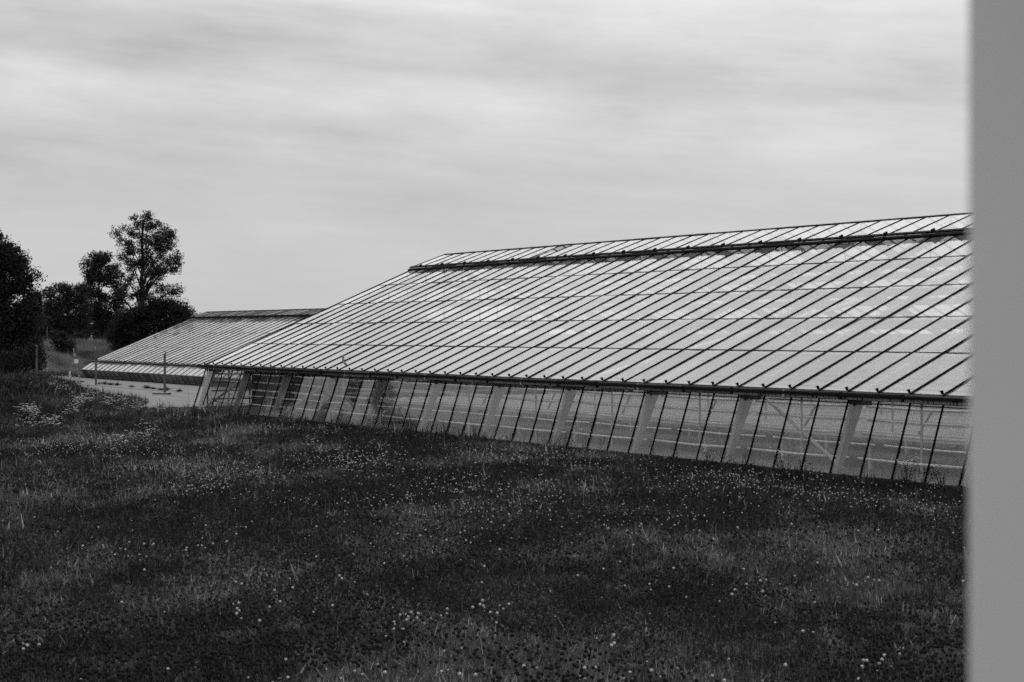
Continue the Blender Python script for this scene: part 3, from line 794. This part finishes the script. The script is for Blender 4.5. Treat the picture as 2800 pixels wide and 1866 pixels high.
# ------------------------------------------------------------------ vegetation
def leaf_soup(cent, size, tone, flat=.0):
    n = len(cent)
    a = rng.normal(size=(n, 3)); a /= np.linalg.norm(a, axis=1)[:, None]
    b = rng.normal(size=(n, 3)); b -= (b * a).sum(1)[:, None] * a; b /= np.linalg.norm(b, axis=1)[:, None]
    s = size * rng.uniform(.6, 1.4, n)[:, None]
    P = np.stack([cent - a * s * .6 - b * s * .35, cent + a * s * .7, cent - a * s * .2 + b * s * .6], 1)
    return P, tone * rng.uniform(.6, 1.5, n)
def crown_points(lobes, base, Z, clump_r, n_clump, n_leaf):
    """lobes: (x, y, rx, ry, weight) in photo pixels at distance Z; each has its own depth"""
    k = Z / F; C = []
    for (x, y, rx, ry, wt) in lobes:
        c = np.array(px(x, y, Z)); dz = rng.normal() * rx * k * .35
        nc = max(3, int(n_clump * wt))
        d = rng.normal(size=(nc, 3)); d /= np.linalg.norm(d, axis=1)[:, None]
        rr = rng.uniform(.25, 1.0, nc) ** .5
        off = (d[:, :1] * rr[:, None] * rx * k) * np.array(RIGHT)[None] + (d[:, 1:2] * rr[:, None] * rx * k + dz) * np.array(FWD)[None] + (d[:, 2:] * rr[:, None] * ry * k) * np.array([[0, 0, 1]])
        C.append(c[None] + off)
    C = np.concatenate(C)
    L_ = C[:, None, :] + np.clip(rng.normal(size=(len(C), n_leaf, 3)), -1.5, 1.5) * clump_r * rng.uniform(.5, 1.2, (len(C), 1, 1)) * np.array([1, 1, .75])
    return C, L_.reshape(-1, 3)
def tree(name, label, cat, x, Z, lobes, trunk_r, clump_r=.42, n_clump=26, n_leaf=34, size=.17, tone=.035, trunk_top=None, limbs=True, group=None, z0=None):
    b = emb(x, Z)
    if z0 is not None: b.z = z0
    r = empty(name, b); tag(r, label, cat, group)
    C, Lp = crown_points(lobes, b, Z, clump_r, n_clump, n_leaf)
    keep = Lp[:, 2] > height(Lp[:, 0], Lp[:, 1]) + .05
    Lp = Lp[keep]
    P, t = leaf_soup(Lp, size, tone)
    P = P - np.array(b)[None, None]
    link('crown', tri_mesh(name + '_crown', P, MT['leaf'], t), r)
    tb = MB()
    top = px(x, trunk_top if trunk_top else lobes[0][1], Z) - b
    n = 7; pts = []; rads = []
    for i in range(n):
        f_ = i / (n - 1); pts.append(Vector((0, 0, -.15)).lerp(top, f_) + Vector((random.gauss(0, .09), random.gauss(0, .09), 0)) * (f_ > 0) * (trunk_r * 4)); rads.append(trunk_r * (1.15 - .85 * f_))
    tb.tube(pts, rads, 8); tb.build('trunk', MT['bark'], r)
    if limbs:
        for (lx, ly, rx, ry, wt) in sorted(lobes, key=lambda q_: -q_[2])[:26]:
            c = px(lx, ly, Z) - b
            f_ = min(max((c.z - .25 * abs(c.x)) / max(top.z, .1) - .22, .12), .9); st = Vector((0, 0, -.15)).lerp(top, f_)
            mid = st.lerp(c, .55) + Vector((0, 0, .12 * (c - st).length))
            lb = MB(); lb.tube([st, mid, c], [trunk_r * .5 * (1.1 - f_), trunk_r * .3 * (1.1 - f_), .02], 6)
            for s_ in range(4):
                e_ = c + Vector((random.gauss(0, 1) * CU, random.gauss(0, 1), random.gauss(0, .8))) * rx * Z / F * .6
                lb.tube([mid.lerp(c, random.random()), e_], [.025, .008], 4)
            lb.build('limb', MT['bark'], r)
    return r
def inside(x, y, poly):
    c = False; n = len(poly)
    for k in range(n):
        (x0, y0), (x1, y1) = poly[k], poly[k - 1]
        if (y0 > y) != (y1 > y) and x < (x1 - x0) * (y - y0) / (y1 - y0) + x0: c = not c
    return c
def lobes_in(poly, n, r0, r1, flat=.8):
    """leafy masses of mixed size spread inside a crown outline"""
    xs = [p[0] for p in poly]; ys = [p[1] for p in poly]; out_ = []; tries = 0
    while len(out_) < n and tries < 20000:
        tries += 1
        x, y = random.uniform(min(xs), max(xs)), random.uniform(min(ys), max(ys)); r = random.uniform(r0, r1)
        if not all(inside(x + dx * r * .75, y + dy * r * flat * .75, poly) for dx, dy in ((1, 0), (-1, 0), (0, 1), (0, -1))): continue
        if any((x - a) ** 2 + (y - b) ** 2 < (.55 * min(r, c)) ** 2 for a, b, c, _, _ in out_): continue
        out_.append((x, y, r, r * flat, (r / r1) ** 1.6))
    return out_
tall = lobes_in([(391, 577), (356, 587), (340, 618), (302, 643), (312, 664), (304, 700), (300, 730), (316, 770), (298, 800), (320, 840), (400, 840), (440, 818), (460, 808), (492, 813), (514, 797), (488, 780), (460, 766), (498, 752), (511, 718), (490, 678), (476, 635), (447, 595), (420, 588)], 98, 7, 22)
tree('tall_tree', 'tallest tree, open crown with sky gaps, rising over the far greenhouse', 'tree', 388, 125, tall, .20, .22, 12, 40, .095, .036, 600)
slim = lobes_in([(253, 680), (300, 682), (318, 705), (338, 745), (345, 850), (330, 915), (232, 915), (226, 850), (228, 800), (232, 770), (221, 732), (234, 703)], 66, 8, 21)
tree('slim_tree', 'slim dark tree with bare trunk left of the tallest tree', 'tree', 272, 121, slim, .13, .24, 13, 42, .10, .030, 700)
mid = lobes_in([(150, 770), (178, 762), (205, 764), (235, 782), (248, 830), (262, 905), (140, 908), (118, 880), (112, 820), (128, 783)], 60, 9, 22)
tree('round_tree', 'small round tree over the far signs, right of the big dark tree', 'tree', 185, 118, mid, .12, .24, 12, 42, .10, .032, 790)
big = lobes_in([(-110, 660), (-30, 628), (4, 630), (32, 665), (62, 700), (84, 735), (100, 770), (114, 800), (120, 830), (114, 880), (120, 940), (112, 1005), (-110, 1005)], 95, 14, 34)
tree('broad_tree', 'broad dense dark tree cut by the left edge of the photo', 'tree', 10, 92, big, .30, .30, 30, 40, .11, .02, 700)
bush = lobes_in([(292, 880), (335, 845), (378, 812), (430, 810), (480, 814), (515, 832), (544, 866), (544, 900), (480, 965), (288, 975), (280, 920)], 62, 12, 30)
tree('dense_shrub', 'wide dense dark shrub mass behind the far greenhouse roof', 'shrub', 400, 113, bush, .14, .28, 28, 44, .10, .02, 850, limbs=False)
for (tu, tv, th, lab) in ((-97.5, 3, 17.0, 'high dark tree added out of view on the left, to darken the left glass bays by reflection'), (-89.0, -1.5, 17.0, 'nearer dark tree added out of view on the left, to darken the glass wall by reflection')):
    Xt, Zt = w2c(tu, tv); cx = 1400 + Xt / Zt * F; kk = F / Zt; yt = HORIZON - (th - EYE) * kk; yb = HORIZON + .8 * kk
    crown = lobes_in([(cx - 4.2 * kk, yt * .45 + yb * .55), (cx - 2.6 * kk, yt * .88 + yb * .12), (cx, yt), (cx + 2.6 * kk, yt * .88 + yb * .12), (cx + 4.2 * kk, yt * .45 + yb * .55), (cx + 3.4 * kk, yb), (cx - 3.4 * kk, yb)], 60, .5 * kk, 1.2 * kk)
    tree('added_unseen_tree', lab, 'tree', cx, Zt, crown, .3, .42, 26, 34, .24, .022, yt + 60)  # added unseen trees; their reflection darkens the left wall bays
tree('low_bush', 'low dark bush at the foot of the trunks on the bank', 'bush', 165, 111, [(160, 925, 20, 18, .8), (172, 950, 26, 18, 1), (182, 960, 16, 12, .5)], .05, .22, 26, 40, .11, .02, 925, limbs=False)
tree('low_bush', 'low rounded bush under the pale poles', 'bush', 205, 124, [(205, 932, 24, 10, .8), (222, 926, 20, 12, .7)], .05, .22, 24, 36, .11, .022, 925, limbs=False)
tree('low_bush', 'dark undergrowth at the foot of the big tree beside the mound', 'bush', 70, 90, [(60, 985, 40, 26, 1), (92, 990, 24, 22, .7), (20, 990, 40, 28, 1), (98, 960, 14, 20, .4)], .06, .24, 30, 44, .11, .02, 960, limbs=False)
for i, (x0, lab, tn) in enumerate(((105, 'hazy dark hedge behind the board and pole', .03), (235, 'pale feathery shrub behind the slim tree trunk', .045), (275, 'dark hedge seen right of the slim tree trunk', .028), (165, 'dark hedge filling the gap under the round tree', .024))):
    tree('hedge_shrub', lab, 'hedge', x0, 150 + i * 3, [(x0 - 25, 905, 30, 24, 1), (x0 + 5, 895, 32, 30, 1.2), (x0 + 32, 905, 28, 24, 1), (x0, 935, 44, 14, 1)], .1, .5, 24, 34, .2, tn, 900, limbs=False)

# grass: individual blades as one mass
def sample(Z0, Z1, dens, cap=.325):
    A = (Z1 - Z0) * ((Z0 + Z1) * cap + 2); n = int(A * dens)
    Z = np.sqrt(rng.uniform(Z0 ** 2, Z1 ** 2, n)); X = rng.uniform(-1, 1, n) * (Z * cap + 1)
    u, v = c2w(X, Z)
    ok = (v < GB - .08) | (u < GU - 1.6)
    ok &= ~((u < -53.5) & (height(u, v) < .005)) & (v < 33)
    return u[ok], v[ok], Z[ok]
def patch(u, v):
    X, Z = w2c(u, v)
    a = fbm(X * .36, Z * .17, 31, 3); b_ = fbm(X * 1.5, Z * .62, 57, 4); c_ = fbm(X * 4.5, Z * 2.2, 83, 3)
    return np.clip((a * .42 + b_ * .36 + c_ * .22 - .40) / .22, 0, 1)
Ps, Cs = [], []
for (z0, z1, dens, wd, lg) in ((9.5, 13, 3300, .009, .07), (13, 17, 2900, .010, .075), (17, 24, 1750, .013, .085), (24, 34, 1050, .017, .10), (34, 48, 640, .023, .12), (48, 66, 430, .030, .14)):
    u, v, Z = sample(z0, z1, dens); n = len(u); h = height(u, v)
    pt = patch(u, v)
    ck = 7.0 * 13 / max(z0, 13)                              # tuft size grows a little with distance
    cl = np.clip(fbm(u * ck, v * ck, 401, 3) * 2.6 - .75, .12, 2.0)
    ln = lg * rng.gamma(4, .25, n) * (.6 + .35 * cl) * (.75 + .5 * fbm(u * .5, v * .5, 77, 3))
    tall_ = (rng.random(n) < .006) & (Z > 14); ln = np.where(tall_, ln * 2.6, ln)
    nearwall = (v > GB - .9) & (u > GU - 1); ln = np.where(nearwall, ln * (.6 + 2.4 * sst(fbm(u * .9, v * .9, 505, 3), .5, .72)), ln)
    Xc, Zc = w2c(u, v)
    mnd = sst(Xc, -12.5, -14.5) * sst(Zc, 44, 48); ln = ln * (1 + .5 * mnd)
    az = rng.uniform(0, 2 * math.pi, n); tl = np.where(tall_, np.abs(rng.normal(.2, .2, n)), np.abs(rng.normal(.85, .5, n)))
    dx = np.cos(az) * np.sin(tl) * ln; dy = np.sin(az) * np.sin(tl) * ln; dz = np.cos(tl) * ln
    fa_ = rng.uniform(0, 2 * math.pi, n); broad = (rng.random(n) < .09) & ~tall_; wdd = np.where(tall_, wd * .5, np.where(broad, wd * 2.4, wd)); wx = np.cos(fa_) * wdd * .5; wy = np.sin(fa_) * wdd * .5
    P_ = np.stack([np.stack([u - wx, v - wy, h - .01], 1), np.stack([u + wx, v + wy, h - .01], 1), np.stack([u + dx, v + dy, h + dz], 1)], 1)
    Ps.append(P_)
    tone = (.019 + .118 * pt ** 1.8) * rng.lognormal(-.2, .8, n) * (.3 + .8 * cl)
    tone = np.where(tall_, tone * 1.3 + .02, tone); tone = np.where(broad, tone * 1.9 + .012, tone); tone = tone * (1 - .62 * mnd)
    Cs.append(np.clip(tone, 0.003, .4))
gm = tri_mesh('grass', np.concatenate(Ps), MT['grass'], np.concatenate(Cs))
tag(link('grass', gm), 'dark uncut lawn grass with paler dry patches', 'grass', kind='stuff')
# bank grass
n = 60000
x_ = rng.uniform(90, 330, n); Zb = rng.uniform(92, 119, n)
u, v = c2w((x_ - 1400) / F * Zb, Zb); ok = (u < FU - .4) & ~((u > -96.2) & (v < 30.1)); u, v = u[ok], v[ok]; n = len(u); h = height(u, v)
ln = rng.gamma(5, .045, n); az = rng.uniform(0, 6.28, n); tl = np.abs(rng.normal(.4, .3, n)); fa_ = rng.uniform(0, 6.28, n)
P_ = np.stack([np.stack([u - np.cos(fa_) * .02, v - np.sin(fa_) * .02, h - .02], 1), np.stack([u + np.cos(fa_) * .02, v + np.sin(fa_) * .02, h - .02], 1), np.stack([u + np.cos(az) * np.sin(tl) * ln, v + np.sin(az) * np.sin(tl) * ln, h + np.cos(tl) * ln], 1)], 1)
pb = np.clip((fbm(u * .35, v * .9, 91, 4) - .36) / .3, 0, 1)
tag(link('bank_grass', tri_mesh('bank_grass', P_, MT['grass'], (.04 + .15 * pb) * rng.uniform(.6, 1.4, n))), 'pale rough grass on the far bank', 'grass', kind='stuff')
# low dark clover leaves between the blades
Ps, Cs = [], []
for (z0, z1, dens, s_) in ((10, 17, 800, .026), (17, 26, 480, .032), (26, 40, 260, .042), (40, 62, 150, .055)):
    u, v, Z = sample(z0, z1, dens); X, Zc = w2c(u, v)
    ok = fbm(X * .5, Zc * .25, 131, 4) > rng.uniform(.42, .70, len(u)); u, v = u[ok], v[ok]; n = len(u)
    c = np.stack([u, v, height(u, v) + rng.uniform(.04, .12, n)], 1)
    P_, t = leaf_soup(c, s_, .017); Ps.append(P_); Cs.append(t)
    u, v, Z = sample(z0, z1, dens * .5); pt = patch(u, v); ok = pt > rng.uniform(.1, .9, len(u)); u, v = u[ok], v[ok]
    c = np.stack([u, v, height(u, v) + rng.uniform(.03, .10, len(u))], 1)
    P_, t = leaf_soup(c, s_ * .8, .085); Ps.append(P_); Cs.append(t)
tag(link('clover_leaves', tri_mesh('clover_leaves', np.concatenate(Ps), MT['grass'], np.concatenate(Cs))), 'dark clover leaves carpeting the lawn', 'ground cover', kind='stuff')

# white clover flowers and dark seed heads: the nearest 300 of each stand alone
patches = [(950, 1275, 140, 32, 120), (1270, 1365, 130, 34, 70), (1480, 1370, 120, 40, 50), (2100, 1345, 260, 42, 210), (1900, 1320, 150, 40, 90), (2350, 1385, 180, 40, 90), (1560, 1270, 260, 36, 130), (150, 1240, 170, 26, 130), (330, 1240, 80, 28, 70),
           (560, 1350, 110, 34, 80), (470, 1260, 60, 30, 40), (640, 1300, 130, 20, 50), (1350, 1430, 260, 26, 45), (1750, 1450, 260, 26, 40), (1120, 1735, 60, 26, 22), (1330, 1720, 60, 40, 14), (400, 1535, 180, 20, 22), (650, 1710, 60, 16, 8), (2080, 1660, 70, 30, 12), (2370, 1620, 40, 10, 6),
           (1400, 1640, 1300, 200, 110), (1400, 1400, 1300, 150, 320), (1100, 1260, 700, 70, 160), (2560, 1400, 60, 40, 30), (1000, 1190, 240, 16, 60), (60, 1815, 70, 16, 6), (700, 1185, 150, 18, 50), (1080, 1390, 80, 20, 30), (820, 1400, 60, 20, 20), (2380, 1860, 60, 12, 8), (1400, 1890, 1200, 60, 40), (1000, 1280, 160, 36, 90), (280, 1230, 200, 36, 110), (1250, 1345, 160, 40, 70)]
cand = np.array([(x + random.gauss(0, .55) * rx, y + random.gauss(0, .55) * ry) for (x, y, rx, ry, nn) in patches for _ in range(nn)])
cand = cand[(cand[:, 0] > -40) & (cand[:, 0] < 2840) & (cand[:, 1] > 1130) & (cand[:, 1] < 1960)]
W = pxga(cand[:, 0], cand[:, 1])
W = W[~((W[:, 1] > GB - .3) & (W[:, 0] > GU - 1)) & (W[:, 0] > -53.5)]
pts = [Vector(p) for p in W]
pts.sort(key=lambda p: w2c(p.x, p.y)[1])
def head(mb, c, r_, kind):
    if kind: mb.dome(c, r_, r_ * .95, 7, 3); mb.dome(Vector(c) - Vector((0, 0, r_ * .45)), r_ * .75, r_ * .5, 6, 2)
    else: mb.dome(c, r_, r_ * 1.0, 6, 2); mb.dome(c, r_, -r_ * .9, 6, 2)
    return mb
def flower_mesh(nm, m, r_, hh, kind):
    mb = MB(); head(mb, (0, 0, hh), r_, kind)
    k = len(mb.f); mb.tube([(0, 0, 0), (.004, .003, hh)], .0022, 3)
    me_ = mb.mesh(nm, m); me_.materials.append(MT['stalk'])
    for i_, pl_ in enumerate(me_.polygons): pl_.material_index = 0 if i_ < k else 1
    return me_
fms = [flower_mesh('clover_flower', MT['petal'], .0118 * s_, .09 + .025 * k, 1) for k, s_ in enumerate((.7, .9, 1.1, 1.3))]
for i, p in enumerate(pts[:300]):
    o = link('clover_flower', fms[i % 4], None, p, (random.gauss(0, .12), random.gauss(0, .12), random.uniform(0, 6)))
    tag(o, 'small round white clover flower standing in the dark lawn', 'flower', 'white clover flowers in the lawn')
mb = MB()
for p in pts[300:]:
    d_ = w2c(p.x, p.y)[1]; r_ = .0105 * random.uniform(.6, 1.3) * (1 + max(0, d_ - 20) * .008)
    head(mb, p + Vector((0, 0, random.uniform(.12, .2))), r_, 1)
tag(mb.build('clover_flowers', MT['petal']), 'scattered white clover flowers farther off in the lawn', 'flowers', kind='stuff')
nx = 16000; W = pxga(rng.uniform(-20, 2680, nx), 1230 + 740 * rng.random(nx) ** .8)
Xc, Zc = w2c(W[:, 0], W[:, 1])
W = W[(W[:, 1] < GB - .4) & (W[:, 0] > -52) & (fbm(Xc * .6, Zc * .3, 211, 4) > rng.uniform(.42, .62, nx))][:4500]
dp = [Vector(p) for p in W]
dp.sort(key=lambda p: w2c(p.x, p.y)[1])
sms = [flower_mesh('clover_seed_head', MT['seedhead'], .0135 * s_, .12 + .035 * k, 0) for k, s_ in enumerate((.8, 1.0, 1.2))]
for i, p in enumerate(dp[:300]):
    o = link('clover_seed_head', sms[i % 3], None, p, (random.gauss(0, .12), random.gauss(0, .12), random.uniform(0, 6)))
    tag(o, 'small round near-black clover seed head in the foreground lawn', 'seed head', 'dark clover seed heads in the lawn')
mb = MB()
for p in dp[300:]: head(mb, p + Vector((0, 0, random.uniform(.10, .18))), .0140 * random.uniform(.8, 1.25), 0)
tag(mb.build('clover_seed_heads', MT['seedhead']), 'scattered near-black clover seed heads farther off in the lawn', 'seed heads', kind='stuff')

# yarrow plants with flat white umbels on the mound and along the yard edge
def yarrow_mesh(k):
    mb = MB(); nst = 4 + k; stems = []
    for j in range(nst):
        a = j * 2.4 + k; hh = random.uniform(.28, .5); e_ = Vector((math.cos(a) * .11, math.sin(a) * .11, hh)) * random.uniform(.7, 1.2)
        stems.append(e_)
        mb.tube([(0, 0, -.03), e_ * .6 + Vector((0, 0, .03)), e_], .004, 3)
        for q_ in range(3):
            b_ = e_ * random.uniform(.2, .7); c_ = b_ + Vector((random.gauss(0, .05), random.gauss(0, .05), .04)); mb.tri(b_, c_, c_ + Vector((.02, .015, -.03)))
    k0 = len(mb.f)
    for e_ in stems:
        for q_ in range(1 + (k + len(mb.f)) % 2): mb.dome(e_ + Vector((random.gauss(0, .022), random.gauss(0, .022), random.gauss(0, .006))), random.uniform(.014, .028), .010, 6, 2)
    me_ = mb.mesh('yarrow_plant', MT['weedleaf']); me_.materials.append(MT['petal_bright'])
    for i_, pl_ in enumerate(me_.polygons): pl_.material_index = 1 if i_ >= k0 else 0
    return me_
yms = [yarrow_mesh(k) for k in range(4)]
ysp = [(95, 1032, 100, 13, 60), (60, 1050, 90, 14, 14), (210, 1108, 80, 14, 46), (270, 1120, 90, 12, 34), (80, 1152, 26, 12, 26), (400, 1136, 90, 8, 16), (480, 1142, 70, 7, 8), (130, 1190, 40, 10, 12), (20, 1065, 30, 14, 8), (860, 1245, 30, 14, 3), (415, 1215, 34, 14, 5), (325, 1245, 36, 14, 4)]
ny = 0
for (x, y, rx, ry, nn) in ysp:
    for _ in range(nn):
        p = pxg(x + random.gauss(0, .6) * rx, y + random.gauss(0, .6) * ry)
        if p.x < -62 or (p.x < -53.6 and p.z < .1): continue
        o = link('yarrow_plant', yms[ny % 4], None, p, (0, 0, random.uniform(0, 6))); s_ = random.uniform(.6, 1.1); o.scale = (s_, s_, s_); ny += 1
        tag(o, 'wild plant with flat white flower heads on the rough ground by the yard', 'wildflower', 'white umbel wildflowers by the yard')

# single weeds: along the glass wall and in the yard joint
def weed(p, hgt, nst, fl, label, name='wall_weed', spread=.12, cat='weed', group=None, dark=False):
    r = empty(name, p); tag(r, label, cat, group)
    st = MB(); lf = MB(); fw = MB()
    for j in range(nst):
        a = random.uniform(0, 6.28); hh = hgt * random.uniform(.65, 1.05)
        rr_ = random.random() ** .7 if not fl else random.uniform(.2, 1); e_ = Vector((math.cos(a) * spread * rr_, math.sin(a) * spread * rr_, hh * (1 - .7 * rr_) if not fl else hh)); m_ = e_ * .5 + Vector((0, 0, .04 * hgt))
        st.tube([(0, 0, -.03), m_, e_], [.006, .005, .003], 4)
        for q_ in range(int(5 + hgt * 12)):
            f_ = random.uniform(.08, .95); b_ = (m_ * (f_ * 2) if f_ < .5 else m_.lerp(e_, f_ * 2 - 1)); aa = random.uniform(0, 6.28)
            d_ = Vector((math.cos(aa), math.sin(aa), random.uniform(-.1, .7))) * random.uniform(.04, .09) * (1.3 - f_); sd_ = Vector((-math.sin(aa), math.cos(aa), 0)) * .016
            lf.tri(b_ + d_ * .45 + sd_, b_ + d_, b_); lf.tri(b_, b_ + d_, b_ + d_ * .45 - sd_)
        for q_ in range(fl): fw.dome(e_ + Vector((random.gauss(0, .035), random.gauss(0, .035), random.gauss(0, .04))), random.uniform(.012, .022), .012, 6, 2)
    st.build('stem', MT['stalk'], r); lf.build('leaves', MT['weedleaf'], r)
    if fl: fw.build('flowers', MT['seedhead' if dark else 'petal_bright'], r)
wl = [(1045, .62, 2, 4, 'thin flowering weed against the glass below the left half of the gutter', False), (1597, .55, 3, 3, 'spindly weed with pale tips in front of the middle glass panes', False), (1792, .40, 2, 2, 'short dark thistle before the braced wall bay', True),
      (1938, .38, 6, 4, 'low clump of white flowers at the wall foot left of a post', False), (2140, .48, 6, 4, 'flowering clump against the wall between two right hand posts', False), (2480, .55, 9, 4, 'leafy bush of white flowers at the wall foot near the pillar', False), (2575, .36, 8, 2, 'row of dark flower heads at the wall foot next to the pillar', True), (1390, .30, 5, 1, 'small grassy weed by the sill under the middle gutter', True), (1220, .26, 5, 1, 'low grassy weed by the sill left of the middle', True)]
for (x, hgt, nst, fl, lab, dk) in wl:
    vt = GB - .20; k = (x - 1400) / F
    uu = (k * (vt * CU) - vt * CV) / (CU + k * CV)
    weed(Vector((uu, vt, float(height(uu, vt)))), hgt, nst, fl, lab, dark=dk, spread=.10 + .02 * nst)
yl = [(205, 1049, .16, 'leftmost small weed tuft in the yard joint', 8), (222, 1050, .20, 'weed tuft just left of the middle standpipe', 10), (272, 1055, .14, 'low weed tuft at the foot of the middle standpipe', 8), (288, 1056, .30, 'fullest weed tuft right of the middle standpipe', 14), (304, 1058, .24, 'second weed tuft right of the middle standpipe', 12), (321, 1059, .26, 'third weed tuft right of the middle standpipe', 12),
      (360, 1064, .20, 'lone small weed tuft midway along the yard joint', 9), (402, 1067, .28, 'spreading weed tuft left of the right standpipe', 14), (420, 1069, .14, 'flat weed patch beside the right standpipe', 9), (440, 1072, .2, 'dark weed left of the foot of the right standpipe', 10), (455, 1073, .3, 'dark weed at the foot of the right standpipe', 12), (490, 1076, .2, 'flat dark weed on the joint near the greenhouse gable', 14), (246, 1077, .36, 'leafy thistle at the crest between mound and yard', 9)]
for (x, y, hgt, lab, nst) in yl:
    p = pxg(x, y); p.z = max(p.z, .02) if x != 246 else p.z
    weed(p, hgt * .8, nst * 3, 0, lab, 'joint_weed', .34 if hgt > .22 else .26)
